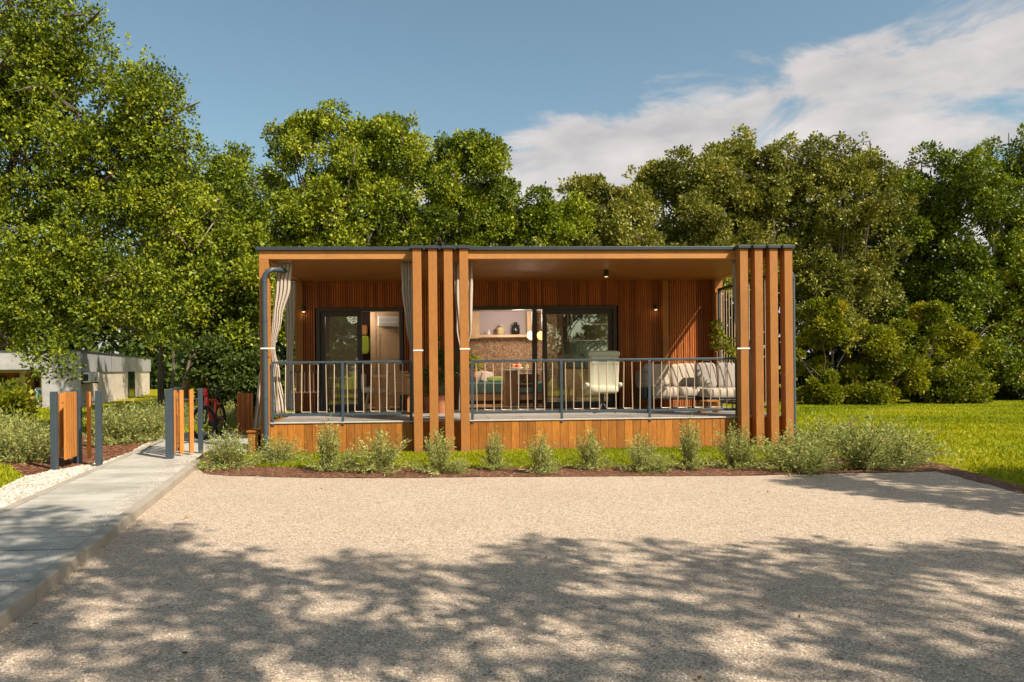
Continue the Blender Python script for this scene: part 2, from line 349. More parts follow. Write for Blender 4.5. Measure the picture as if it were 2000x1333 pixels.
    M['kerb'] = m
    m, N, L, B = newmat('white_pebble'); p = pos(N, L); oi = N.new("ShaderNodeAttribute"); oi.attribute_name = 'tint'
    c = ramp(N, L, oi.outputs['Fac'], [(0, (.26, .22, .17)), (.35, (.50, .45, .37)), (1, (.68, .64, .56))]); L.new(c, B.inputs['Base Color']); B.inputs['Roughness'].default_value = .8
    M['pebble'] = m
    m, N, L, B = newmat('gravel_stone'); oi = N.new("ShaderNodeAttribute"); oi.attribute_name = 'tint'
    c = ramp(N, L, oi.outputs['Fac'], [(0, (0.125, 0.088, 0.072)), (.12, (0.312, 0.234, 0.182)), (.4, (0.541, 0.419, 0.336)), (.8, (0.707, 0.585, 0.480)), (1, (0.853, 0.741, 0.643))]); L.new(c, B.inputs['Base Color']); B.inputs['Roughness'].default_value = .9
    M['stone'] = m
    m, N, L, B = newmat('mulch_chip'); oi = N.new("ShaderNodeAttribute"); oi.attribute_name = 'tint'
    c = ramp(N, L, oi.outputs['Fac'], [(0, (.05, .016, .008)), (.5, (.13, .043, .018)), (.88, (.25, .09, .035)), (1, (.42, .28, .18))]); L.new(c, B.inputs['Base Color']); B.inputs['Roughness'].default_value = .9
    M['chip'] = m
ground_mats()

# ------------------------------------------------------------------ numpy scatter meshes
def fast_mesh(name, verts, nper, polys, mat, tint):
    """verts (n,nper,3); polys list of index tuples inside one element; tint per element"""
    n = len(verts); me = bpy.data.meshes.new(name); V = verts.reshape(-1, 3).astype(np.float32)
    me.vertices.add(len(V)); me.vertices.foreach_set('co', V.ravel())
    ls = np.array([len(p) for p in polys]); idx = np.concatenate([np.array(p) for p in polys])
    loops = (np.arange(n)[:, None] * nper + idx[None]).ravel().astype(np.int32)
    tot = np.tile(ls, n); start = np.concatenate([[0], np.cumsum(tot)[:-1]]).astype(np.int32)
    me.loops.add(len(loops)); me.loops.foreach_set('vertex_index', loops)
    me.polygons.add(len(tot)); me.polygons.foreach_set('loop_start', start)
    a = me.attributes.new('tint', 'FLOAT', 'POINT'); a.data.foreach_set('value', np.repeat(tint, nper).astype(np.float32))
    me.materials.append(mat); me.update(calc_edges=True); return me
def unit(a): return a / (np.linalg.norm(a, axis=-1, keepdims=True) + 1e-9)
def leaf_arrays(rg, cen, out, size, asp=.55, fold=.25):
    """rhombic folded leaves at cen pointing roughly to out"""
    n = len(cen); d = unit(out + rg.normal(0, .45, (n, 3))); r = unit(np.cross(d, rg.normal(0, 1, (n, 3)))); nn = np.cross(r, d)
    L = (size * rg.uniform(.7, 1.3, n))[:, None]; w = L * asp * .5
    b = cen; t = cen + d * L; mid = cen + d * L * .55
    return np.stack([b, mid + r * w + nn * w * fold, t, mid - r * w + nn * w * fold], 1)
def crown_mesh(name, seed, ells, n_leaf, size, mat, clump_r=(.45, .9), shell=.62, tuft=.2, per=11, base_tint=.38, flat=.75, clumps=None, sprigs=.55):
    """ells: list of (cx,cy,cz,rx,ry,rz). Clumps sit in the outer part of each ellipsoid, tufts on each clump, leaves round each tuft."""
    rg = np.random.default_rng(seed); E = np.array(ells, float)
    vol = E[:, 3] * E[:, 5]; pr = vol / vol.sum(); et = rg.normal(0, .06, len(E))
    nc = clumps or int(max(20, vol.sum() * 6))
    k = rg.choice(len(E), nc, p=pr); d = unit(rg.normal(0, 1, (nc, 3))); rad = rg.uniform(shell, 1.0, nc) ** .8
    cc = E[k, :3] + d * rad[:, None] * E[k, 3:6]
    cr = rg.uniform(*clump_r, nc); ct = rg.normal(0, .13, nc) + et[k]
    ns = int(nc * sprigs); ks = rg.choice(len(E), ns, p=pr); ds = unit(rg.normal(0, 1, (ns, 3)) + np.array([0, 0, .35])); out_ = rg.uniform(.98, 1.28, ns)
    sc_ = E[ks, :3] + ds * out_[:, None] * E[ks, 3:6]; sr_ = rg.uniform(.3, .62, ns) * clump_r[0]; ds[:, 2] = np.abs(ds[:, 2]) * .8 + .2 * ds[:, 2]
    rep = 3; kk = np.arange(rep); lift = np.stack([sc_ + (ds * .5 + np.array([0, 0, .6])) * (j * sr_ * 1.0)[:, None] for j in kk], 1).reshape(-1, 3)
    cc = np.concatenate([cc, lift]); cr = np.concatenate([cr, (sr_[:, None] * (1 - .22 * kk[None])).ravel()]); ct = np.concatenate([ct, np.repeat(rg.normal(.03, .15, ns), rep)]); nc = len(cc)
    nt = max(1, n_leaf // per); w = cr ** 2; tk = rg.choice(nc, nt, p=w / w.sum())
    td = unit(rg.normal(0, 1, (nt, 3)) + np.array([0, -.15, .35])); tr = rg.uniform(.55, 1.05, nt)
    tp = cc[tk] + td * (tr * cr[tk])[:, None] * np.array([1, 1, flat])
    lk = np.repeat(np.arange(nt), per); nl = len(lk)
    ld = unit(rg.normal(0, 1, (nl, 3)) + td[lk] * .8 + np.array([0, 0, .25]))
    lp = tp[lk] + ld * (rg.uniform(.1, 1, nl) * tuft)[:, None]
    tint = np.clip(base_tint + ct[tk][lk] + np.repeat(rg.normal(0, .08, nt), per) + rg.normal(0, .14, nl) + (rg.random(nl) < .006) * .3, 0, .86)
    yel = rg.random(nt) < .006; tint = np.where(yel[lk], rg.uniform(.85, 1, nl), tint)
    V = leaf_arrays(rg, lp, ld, size)
    return fast_mesh(name, V, 4, [(0, 1, 2, 3)], mat, tint), cc, cr
def px_ell(l, Y, yd=.8):
    """ellipses measured on the photo (cx,cy,rx,ry) at the distance Y -> ellipsoids in metres"""
    out = []
    for i, e in enumerate(l):
        cx, cy, rx, ry = e[:4]; yy = Y + (e[4] if len(e) > 4 else 0); c = at(cx, cy, yy); s = yy / F
        out.append((c.x, c.y, c.z, rx * s, max(rx, ry) * s * yd, ry * s))
    return out
def tree(name, label, cat, seed, ells, base, n_leaf, size, mat, bark='bark', tr=.16, group=None, branches=26, **kw):
    t = thing(name, label, cat, base, group)
    me, cc, cr = crown_mesh('crown', seed, ells, n_leaf, size, mat, **kw)
    link('crown', me, t)
    rg = random.Random(seed); mb = MB(); B = Vector(base); E = ells
    cen = Vector((sum(e[0] for e in E) / len(E), sum(e[1] for e in E) / len(E), 0)); top = max(e[2] for e in E)
    fork = Vector((B.x * .7 + cen.x * .3, B.y * .7 + cen.y * .3, B.z + (top - B.z) * .30))
    mb.tube([B - Vector((0, 0, .25)), B + Vector((0, 0, .25)), B.lerp(fork, .5) + Vector((rg.uniform(-.12, .12), rg.uniform(-.1, .1), 0)), fork], [tr * 1.5, tr * 1.1, tr, tr * .85], 10)
    mb.build('trunk', M[bark], t, True)
    lb = MB()
    pick = rg.sample(range(len(cc)), min(branches, len(cc)))
    for e in E:
        c = Vector(e[:3]); mid = fork.lerp(c, .5) + Vector((rg.uniform(-.3, .3), rg.uniform(-.3, .3), rg.uniform(0, .5)))
        q_ = .6 if len(E) < 16 else .3; lb.tube([fork, mid, c], [tr * q_, tr * q_ * .6, tr * q_ * .25], 6)
    for i in pick:
        p = Vector(cc[i]); e = min(E, key=lambda e: (Vector(e[:3]) - p).length); c = Vector(e[:3])
        q = c.lerp(p, .5) + Vector((rg.uniform(-.25, .25), rg.uniform(-.25, .25), rg.uniform(-.1, .35)))
        lb.tube([c, q, p, p + (p - q) * .6], [tr * .2, tr * .13, tr * .08, .006], 5)
    lb.build('branches', M[bark], t, True)
    return t

# ------------------------------------------------------------------ ground
g = MB()
g.v = [(-600, -200, -.02), (600, -200, -.02), (600, 900, -.02), (-600, 900, -.02)]; g.f = [(0, 1, 2, 3)]
tag(g.build('ground', M['lawn']), 'short green lawn spreading behind and beside the cabin', None, None, 'structure')
def smooth_edge(pts, step=.25, amp=.03, seed=1):
    rg = random.Random(seed); out = []
    for i in range(len(pts)):
        a = Vector(pts[i]).to_2d() if len(pts[i]) > 2 else Vector(pts[i]); b = pts[(i + 1) % len(pts)]; b = Vector(b).to_2d() if len(b) > 2 else Vector(b)
        n = max(1, int((b - a).length / step))
        for k in range(n): out.append(a.lerp(b, k / n) + (Vector((rg.uniform(-amp, amp), rg.uniform(-amp, amp))) if k else Vector((0, 0))))
    return out
def sheet(name, pts, z, mat, label=None):
    m = MB(); m.poly([(p[0], p[1]) for p in pts], z); o = m.build(name, mat); tag(o, label, None, None, 'structure'); return o
# path line (inner right edge and left edge)
PR = lambda y: -1.78 - .1555 * (y - .0) - .0   # right inner edge X at Y
PL = lambda y: -3.06 - .150 * y
_gp = [gr(2000, 965), gr(1860, 928), gr(1830, 921), gr(1760, 922), gr(1700, 924), gr(1430, 930), gr(1200, 931), gr(1000, 932), gr(800, 934), gr(600, 934), gr(450, 930), gr(398, 925)]
gp = [(PR(-3) + .05, -3), (14, -3), (14, 3.0), (8.5, 6.3), (6.9, 7.3)] + [(p.x, p.y) for p in _gp] + [(PR(10.9) + .05, 10.9)]
sheet('gravel_yard', smooth_edge(gp, .3, .025, 3), .0, M['gravel'], 'pale cream gravel yard in front of the cabin')
# mulch bed
bed = [gr(398, 925), gr(450, 930), gr(600, 934), gr(800, 934), gr(1000, 932), gr(1200, 931), gr(1430, 930), gr(1700, 924), gr(1830, 921), gr(1860, 928), gr(2000, 965)]
bedb = [gr(2000, 952), gr(1900, 925), gr(1840, 908), gr(1760, 893), gr(1600, 893), gr(1540, 902), gr(1300, 911), gr(1000, 914), gr(800, 915), gr(600, 915), gr(500, 912), gr(440, 895), gr(400, 893)]
sheet('mulch_bed', smooth_edge([(p.x, p.y) for p in bed + bedb], .15, .035, 4), .006, M['mulch'], 'reddish bark mulch bed along the gravel')
# left side: white pebble strip, mulch, far mulch
wp = [(PL(2), 2), (PL(15.2), 15.2), (-5.6, 15.0)] + [tuple(gr(*q))[:2] for q in ((250, 886), (200, 903), (100, 920), (47, 932), (0, 955), (-150, 1010))] + [(-4.9, 2)]
sheet('pebble_strip', smooth_edge(wp, .3, .03, 5), .004, M['gravel'], 'strip of white pebbles left of the path')
lm = [tuple(gr(*q))[:2] for q in ((47, 931), (100, 919), (200, 902), (250, 885))] + [(-5.6, 15.2), (-5.8, 17), (-8.5, 17)] + [tuple(gr(*q))[:2] for q in ((-120, 880), (-40, 900), (20, 912))]
sheet('mulch_border', smooth_edge(lm, .2, .05, 6), -.004, M['mulch'], 'reddish mulch border under the left shrubs')
# path base + slabs + kerbs
M['joint'] = plain('dark_joint_sand', (.02, .018, .015), .95, 0, .2, 20, .3)
ZP = .075
def skew(y0, y1, xa, xb): return [(xa(y0), y0), (xb(y0), y0), (xb(y1), y1), (xa(y1), y1)]
pb = MB(); pb.poly([(PL(0), 0), (PR(0), 0), (PR(12.35), 12.35), (-3.05, 12.4), (-3.05, 16.2), (-5.6, 16.2), (PL(15), 15)], .0, ZP - .006)
path = pb.build('garden_path', M['joint']); tag(path, 'concrete slab path leading to the cabin entrance', None, None, 'structure')
y = .6; k = 0
while y < 12.3:
    w = .42
    m = MB(); m.poly(skew(y + .013, y + w - .013, lambda q: PL(q) + .10, lambda q: PR(q) - .012), ZP - .04, ZP + rnd.uniform(-.002, .002))
    o = m.build('slab', M['slab'], path, False, .004); y += w; k += 1
yy = 12.35
for r in range(8):
    for c in range(4):
        x0 = PL(yy) + .10 + c * .6; x1 = min(x0 + .59, -3.06)
        if x1 - x0 < .1: continue
        m = MB(); m.box((x0, yy + .006, ZP - .04), (x1, yy + .464, ZP + rnd.uniform(-.002, .002))); m.build('slab', M['slab'], path, False, .004)
    yy += .47
def kerbs(fx, y0, y1, wd, z0, z1, L=1.0):
    y = y0
    while y < y1 - .05:
        e = min(y + L, y1); dz = rnd.uniform(-.003, .003); m = MB(); m.poly([(fx(y + .004), y + .004), (fx(y + .004) + wd, y + .004), (fx(e - .004) + wd, e - .004), (fx(e - .004), e - .004)], z0, z1 + dz)
        m.build('kerb', M['kerb'], path, False, .008); y = e
kerbs(lambda q: PR(q), .6, 11.1, .10, -.03, ZP + .012)
kerbs(lambda q: PL(q) + .0, .6, 15.0, .09, -.03, ZP + .006)

# stones / pebbles / chips
def stones(name, seed, pts_fn, n, size, mat, label, flat=.6, parent=None, zb=0):
    rg = np.random.default_rng(seed); P = pts_fn(rg, n); n = len(P)
    base = np.array([(1, 0, 0), (0, 1, 0), (-1, 0, 0), (0, -1, 0), (0, 0, .9), (0, 0, -.0)], float)
    V = np.repeat(base[None], n, 0) + rg.normal(0, .18, (n, 6, 3)); s = size * rg.uniform(.5, 1.25, n) ** 1.2
    V *= s[:, None, None] * np.array([1, 1, flat]); a = rg.uniform(0, 6.28, n); ca, sa = np.cos(a), np.sin(a)
    X = V[..., 0] * ca[:, None] - V[..., 1] * sa[:, None]; Yv = V[..., 0] * sa[:, None] + V[..., 1] * ca[:, None]; V[..., 0], V[..., 1] = X, Yv
    V += P[:, None, :]; V[..., 2] += (s * flat * .35)[:, None] + zb
    me = fast_mesh(name, V, 6, [(0, 1, 4), (1, 2, 4), (2, 3, 4), (3, 0, 4)], mat, np.clip(rg.beta(2.2, 1.5, n), 0, 1))
    return tag(link(name, me), label, None, None, 'stuff')
def inpoly(P, poly):
    x, y = P[:, 0], P[:, 1]; ins = np.zeros(len(P), bool); n = len(poly)
    for i in range(n):
        x0, y0 = poly[i][0], poly[i][1]; x1, y1 = poly[(i + 1) % n][0], poly[(i + 1) % n][1]
        c = ((y0 > y) != (y1 > y)) & (x < (x1 - x0) * (y - y0) / (y1 - y0 + 1e-12) + x0); ins ^= c
    return ins
def gravel_pts(rg, n):
    # even density in the picture: depth drawn so that near ground gets more stones
    d = 1 / rg.uniform(1 / 9.6, 1 / 2.9, n); x = rg.uniform(-.62, .85, n) * d
    P = np.stack([x, d, np.zeros(n)], 1); return P[inpoly(P, gp)]
stones('gravel', 11, gravel_pts, 38000, .0065, M['stone'], 'loose cream gravel stones scattered over the yard')
def kicked(rg, n):
    y = rg.uniform(2.5, 11, n); x = PR(y) - np.abs(rg.normal(0, .16, n)) * 1.0; return np.stack([x, y, np.full(n, ZP)], 1)
stones('kicked_gravel', 15, kicked, 2600, .006, M['stone'], 'gravel stones kicked onto the path edge')
def fallen(seed, n):
    rg = np.random.default_rng(seed); P = gravel_pts(rg, n * 3)[:n]; P = P[P[:, 1] > 2.6]; P[:, 2] = .012; d = rg.normal(0, 1, P.shape); d[:, 2] = rg.normal(0, .15, len(P))
    me = fast_mesh('fallen_leaves', leaf_arrays(rg, P, d, .042, .5, .35), 4, [(0, 1, 2, 3)], M['chip'], rg.uniform(.3, 1, len(P))); tag(link('fallen_leaves', me), 'dry brown oak leaves scattered on the gravel', None, None, 'stuff')
fallen(16, 16)
def strip_pts(poly):
    a = np.array([(p[0], p[1]) for p in poly]); lo, hi = a.min(0), a.max(0)
    def f(rg, n):
        P = np.concatenate([rg.uniform(lo, hi, (n, 2)), np.zeros((n, 1))], 1); return P[inpoly(P, poly)]
    return f
stones('white_pebbles', 12, strip_pts(wp), 32000, .019, M['pebble'], 'white pebbles filling the strip left of the path')
bedpoly = [(p.x, p.y) for p in bed + bedb]
stones('mulch_chips', 13, strip_pts(bedpoly), 22000, .024, M['chip'], 'reddish bark chips on the bed along the gravel', .35)
stones('border_mulch_chips', 14, strip_pts(lm), 14000, .028, M['chip'], 'reddish bark chips under the left shrubs', .35)

def grass(name, seed, poly, n, h, label, w=.006, excl=None):
    rg = np.random.default_rng(seed); P = strip_pts(poly)(rg, n)
    if excl: P = P[~inpoly(P, excl)]
    n = len(P); a = rg.uniform(0, 6.28, n); r = np.stack([np.cos(a), np.sin(a), np.zeros(n)], 1); hh = (h * rg.uniform(.5, 1.3, n))[:, None]
    tip = P + np.concatenate([rg.normal(0, .45, (n, 2)) * hh, hh], 1); w = w * (1 + P[:, 1:2] / 14)
    V = np.stack([P - r * w, P + r * w, tip], 1)
    nz = np.sin(P[:, 0] * .9 + 2 * np.sin(P[:, 1] * .7)) * .14 + np.sin(P[:, 1] * 3.1 + P[:, 0] * 1.3) * .08 + np.sin(P[:, 1] * 1.1 + 3 * np.sin(P[:, 0] * .31)) * .12 - .05
    me = fast_mesh(name, V, 3, [(0, 1, 2)], M['grassblade'], np.clip(rg.normal(.5, .2, n) + nz, 0, 1)); return tag(link(name, me), label, None, None, 'stuff')
strip = [(p.x, p.y) for p in [gr(400, 893), gr(440, 895), gr(500, 912), gr(600, 915), gr(1000, 914), gr(1300, 911), gr(1540, 902)]] + [(6.2, 12.3), (-3.1, 12.3)]
grass('grass_strip', 21, strip, 60000, .045, 'strip of short bright grass between bed and cabin')
lawnr = [(p.x, p.y) for p in [gr(2000, 950), gr(1900, 922), gr(1840, 905), gr(1760, 890), gr(1600, 888)]] + [(5.2, 12.3), (6.3, 12.4), (6.3, 20), (9, 26), (22, 26), (20, 14), (9.5, 7)]
grass('lawn_grass', 22, lawnr, 130000, .05, 'sunlit lawn grass right of the cabin', .008)
grass('corner_grass', 23, [tuple(gr(*q))[:2] for q in ((-250, 1040), (-150, 1010), (0, 955), (46, 932), (20, 911), (-40, 899), (-250, 899))], 22000, .05, 'patch of grass at the left edge beside the pebbles')
grass('back_grass', 24, [(-14, 17), (-5.6, 17), (-3.1, 16.5), (-3.1, 24), (-12, 30), (-26, 30)], 30000, .07, 'grass behind the gate and the path', .012)

# ------------------------------------------------------------------ cabin
D, DB = 12.3, 15.46; XL, XR = -2.82, 6.08; ZF = .53; ZC = 3.2; ZR = 3.37
cab = thing('holiday_cabin', 'timber clad holiday cabin with raised covered terrace and vertical fins', 'cabin', (1.6, D, 0))
def part(mb, name, mat, smooth=False, bevel=0, parent=cab): return mb.build(name, mat, parent, smooth, bevel)
roof = part(MB().box((XL - .04, D - .045, ZR - .03), (XR + .03, 19.75, ZR + .03)), 'roof', M['cap'], False, .006)
part(MB().box((XL, D, ZC - .0), (XR, D + .14, ZR - .032)), 'front_beam', M['beam'], False, .004)
part(MB().box((XL, D + .142, ZC), (XL + .16, 19.6, ZR - .032)), 'side_beam', M['beam'])
part(MB().box((XR - .16, D + .142, ZC), (XR, 19.6, ZR - .032)), 'side_beam', M['beam'])
# ceiling boards, each running along X
yb = D + .145
ceiling = part(MB().box((XL + .162, D + .145, ZC + .03), (XR - .162, 19.6, ZR - .034)), 'ceiling', M['ceil'])
cb = MB(); 
while yb < DB + .02:
    me_y = yb + .092
    MB().box((XL + .163, yb, ZC + .012), (XR - .163, me_y, ZC + .03)).build('board', M['ceil'], ceiling, False, .004); yb += .1
part(MB().box((XL, D, 0), (XL + .155, D + .15, ZC - .002)), 'column', M['fin'], False, .005)
for (x, y0) in ((XL, DB - .02), (XR - .16, DB - .2)):
    part(MB().box((x, y0, ZF), (x + .16, y0 + .16, ZC - .002)), 'column', M['fin'], False, .005)
# deck
part(MB().box((XL + .16, D + .03, ZF - .15), (XR - .02, DB + .05, ZF - .026)), 'deck_frame', M['dwood'])
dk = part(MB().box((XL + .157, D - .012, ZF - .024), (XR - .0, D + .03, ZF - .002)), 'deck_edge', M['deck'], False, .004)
xx = XL + .16
while xx < XR - .05:
    x1 = min(xx + .595, XR - .01); yv = D + .034
    while yv < DB:
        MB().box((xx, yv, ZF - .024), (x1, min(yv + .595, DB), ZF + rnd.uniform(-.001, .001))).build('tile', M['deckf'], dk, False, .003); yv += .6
    xx += .6
# skirt planks
pw = .1365; x = XL + .16; me0 = None
while x < XR - .02:
    w = min(pw - .004, XR - x); m = MB().box((x, D + .004 + rnd.uniform(0, .003), -.03), (x + w, D + .028, ZF - .026)); part(m, 'plank', M['plank'], False, .003); x += pw
part(MB().box((XL + .17, D + .04, -.03), (XR - .02, D + .06, ZF - .03)), 'skirt_backing', M['dwood'])
x = D + .06
for xs in (XL, XR - .025):
    yv = D + .16
    while yv < 19.5:
        part(MB().box((xs, yv, -.03), (xs + .024, yv + pw - .004, ZF - .026)), 'plank', M['plank']); yv += pw
        if yv > D + 3: break
    part(MB().box((xs + .002, D + 3.1, -.03), (xs + .022, 19.6, ZF)), 'skirt_board', M['plank'])
# fins
for cx in (815.9, 846.6, 877.0, 907.5, 1454.8, 1483.8, 1512.9, 1541.7):
    c = at(cx, 700, D - .2).x; hw = .071 if cx < 1000 else .0675
    f = part(MB().box((c - hw, D - .2, -.03), (c + hw, D - .02, 3.335)), 'fin', M['fin'], False, .004)
    MB().box((c - hw - .035, D - .235, 3.337), (c + hw + (.035), D - .048, 3.39)).build('cap', M['cap'], f, False, .004)
# downpipes
def pipe(pts, r=.038): return MB().tube(pts, r, 14)
def arc(c, r, a0, a1, ax, n=8): return [(c[0] + r * math.cos(a0 + (a1 - a0) * i / n) * ax[0], c[1] + r * math.cos(a0 + (a1 - a0) * i / n) * ax[1], c[2] + r * math.sin(a0 + (a1 - a0) * i / n)) for i in range(n + 1)]
pxl = at(517.5, 700, D - .05).x; zt = at(517, 525, D - .05).z
p1 = [(pxl + .32, D + .32, zt - .01), (pxl + .22, D + .1, zt + .0), (pxl + .13, D - .03, zt - .015), (pxl + .06, D - .05, zt - .05), (pxl + .015, D - .05, zt - .11), (pxl, D - .05, zt - .2), (pxl, D - .05, zt - .6), (pxl + .005, D - .05, .05)]
dp = part(pipe(p1, .044), 'downpipe', M['metal'], True)
for z in (zt - .2, .95, 2.2): MB().lathe([(.0495, -.018), (.0495, .018)], (pxl, D - .05, z), 14).build('collar', M['metal'], dp, True)
pxr = XR + .085; zr = at(1552, 530, D + .1).z
p2 = [(pxr - .10, D + .1, zr + .02), (pxr - .05, D + .1, zr), (pxr - .012, D + .1, zr - .06), (pxr, D + .1, zr - .14), (pxr, D + .1, zr - .6), (pxr, D + .1, .02)]
dp = part(pipe(p2), 'downpipe', M['metal'], True)
for z in (zr - .14, .8): MB().lathe([(.043, -.018), (.043, .018)], (pxr, D + .1, z), 14).build('collar', M['metal'], dp, True)

# back wall of the terrace with openings
LD = (-2.39, -.61, 2.66); RD = (.50, 3.88, 2.68)
def wallbox(x0, x1, z0, z1): part(MB().box((x0, DB + .041, z0), (x1, DB + .16, z1)), 'wall', M['gap_black'])
wallbox(XL + .165, LD[0], ZF, ZC); wallbox(LD[1], RD[0], ZF, ZC); wallbox(RD[1], XR - .01, ZF, ZC)
wallbox(LD[0], LD[1], LD[2], ZC); wallbox(RD[0], RD[1], RD[2], ZC)
sm = MB(); x = XL + .17; ri = random.Random(8)
groups = [MB() for _ in range(14)]
k = 0; gi = 0
while x < XR - .17:
    z0 = ZF
    if LD[0] - .02 < x < LD[1]: z0 = LD[2] + .002
    if RD[0] - .02 < x < RD[1]: z0 = RD[2] + .002
    if k % 2 == 0 or ri.random() < .3: gi = ri.randrange(14)
    groups[gi].box((x, DB + .014 + ri.uniform(0, .006), z0), (x + .0335, DB + .04, ZC + .01)); x += .048; k += 1
for i, gm in enumerate(groups): tag(gm.build('wall_slats', M['slat'], cab), None, None, None, 'stuff')
part(MB().box((4.86, DB - .03, ZF), (4.98, DB - .002, ZC)), 'wall_batten', M['fin'])
# outer room shell
rs = part(MB().box((XL, DB + .2, ZF), (XL + .14, 19.6, ZC)).box((XR - .14, DB + .2, ZF), (XR, 19.6, ZC)).box((XL + .142, 19.46, ZF), (XR - .142, 19.6, ZC)), 'room_walls', M['creamp'])
part(MB().box((XL + .15, DB + .17, ZF - .05), (XR - .15, 19.44, ZF + .002)), 'room_floor', M['oakx'])
part(MB().box((XL + .15, DB + .17, 2.82), (XR - .15, 19.44, 2.87)), 'room_ceiling', M['creamp'])
part(MB().box((0.12, DB + .17, ZF), (.22, 19.44, 2.82)), 'room_partition', M['creamp'])
def doorset(x0, x1, z1, leaves, name='sliding_door'):
    fr = MB(); t = .075
    fr.box((x0, DB - .015, ZF), (x0 + t, DB + .16, z1)).box((x1 - t, DB - .015, ZF), (x1, DB + .16, z1)).box((x0 + t, DB - .015, z1 - t), (x1 - t, DB + .16, z1)).box((x0 + t, DB + .02, ZF), (x1 - t, DB + .16, ZF + .035))
    f = fr.build('door_frame', M['frame'], cab, False, .004)
    for (a, b, dy, zt_) in leaves:
        lf = MB(); w = .10; y0 = DB + dy; y1 = y0 + .05
        lf.box((a, y0, ZF + .036), (a + w, y1, zt_)).box((b - w, y0, ZF + .036), (b, y1, zt_)).box((a + w, y0, zt_ - w), (b - w, y1, zt_)).box((a + w, y0, ZF + .036), (b - w, y1, ZF + .036 + w))
        s = lf.build(name, M['frame'], cab, False, .004)
        MB().box((a + w - .01, y0 + .02, ZF + .12), (b - w + .01, y0 + .03, zt_ - w + .01)).build('pane', M['glass'], s)
        MB().box((b - w + .03, y0 - .03, 1.5), (b - w + .05, y0 - .001, 1.75)).build('handle', M['metal'], s, False, .005)
        
A = lambda px: at(px, 700, DB).x
doorset(LD[0], LD[1], LD[2], [(LD[0] + .076, A(707), .04, LD[2] - .076)])
doorset(RD[0], RD[1], RD[2], [(A(1060), RD[1] - .076, .04, RD[2] - .076)])
part(MB().box((A(1041), DB + .1, ZF + .036), (A(1051), DB + .15, RD[2] - .076)), 'door_stile', M['frame'])

# ------------------------------------------------------------------ railings
def railing(label, x0, x1, posts, Yr=D + .03, zt=1.525, zb=.668, grp='terrace railings', z_of=None):
    r = thing('deck_railing', label, 'railing', ((x0 + x1) / 2, Yr, ZF), grp)
    MB().box((x0, Yr - .022, zt - .035), (x1, Yr + .022, zt)).build('top_rail', M['metal'], r, False, .004)
    MB().box((x0, Yr - .018, zb - .042), (x1, Yr + .018, zb)).build('bottom_rail', M['metal'], r, False, .004)
    for p in posts: MB().box((p - .022, Yr - .04, ZF - .06), (p + .022, Yr + -.0225 + .0, zt - .036)).build('post', M['metal'], r, False, .004)
    for a, b in zip(posts[:-1], posts[1:]):
        n = max(1, round((b - a - .06) / .27)); p = (b - a - .08) / n; x = a + .05
        for i in range(n):
            xt0, xt1 = x + p * .08, x + p * .60; xb1, xb2 = x + p * .55, x + p * 1.13
            z1, z0 = zt - .045, zb + .02; e = .012
            last = i == n - 1
            pts = [(xt0 + .008, Yr, zb), (xt0, Yr, z1 - e), (xt0 + e, Yr, z1), (xt1 - e, Yr, z1), (xt1, Yr, z1 - e), (xb1, Yr, z0 + e), (xb1 + e, Yr, z0)]
            if last: pts = pts[:-2] + [(xb1, Yr, zb)]
            else: pts += [(xb2 - e, Yr, z0), (xb2 - .002, Yr, z0 + e)]
            MB().tube(pts, .008, 6).build('baluster_loop', M['rod'], r, True); x += p
    return r
AX = lambda px: at(px, 760, D + .03).x
railing('short terrace railing with bent beige rods, left of the centre fins', AX(531), AX(803), [AX(533), AX(669.5), AX(803)])
railing('long three-bay terrace railing with bent beige rods, right of the centre fins', AX(920), AX(1437), [AX(922), AX(1096), AX(1267.5), AX(1437)])
# side screen on the right
sc = thing('side_screen', 'tall metal screen of thin vertical bars closing the right terrace end', 'screen', (XR - .1, 14, ZF))
zt = 3.0
MB().box((XR - .13, D + .45, zt - .05), (XR - .07, DB - .25, zt)).build('top_rail', M['metal'], sc, False, .004)
MB().box((XR - .12, D + .45, .62), (XR - .08, DB - .25, .66)).build('bottom_rail', M['metal'], sc, False, .004)
for yv in (D + .48, DB - .29): MB().box((XR - .13, yv - .03, ZF), (XR - .07, yv + .03, zt - .051)).build('post', M['metal'], sc)
yv = D + .62
while yv < DB - .35:
    MB().tube([(XR - .1, yv, .66), (XR - .1, yv, zt - .05)], .0085, 6).build('bar', M['rod'], sc, True); yv += .135

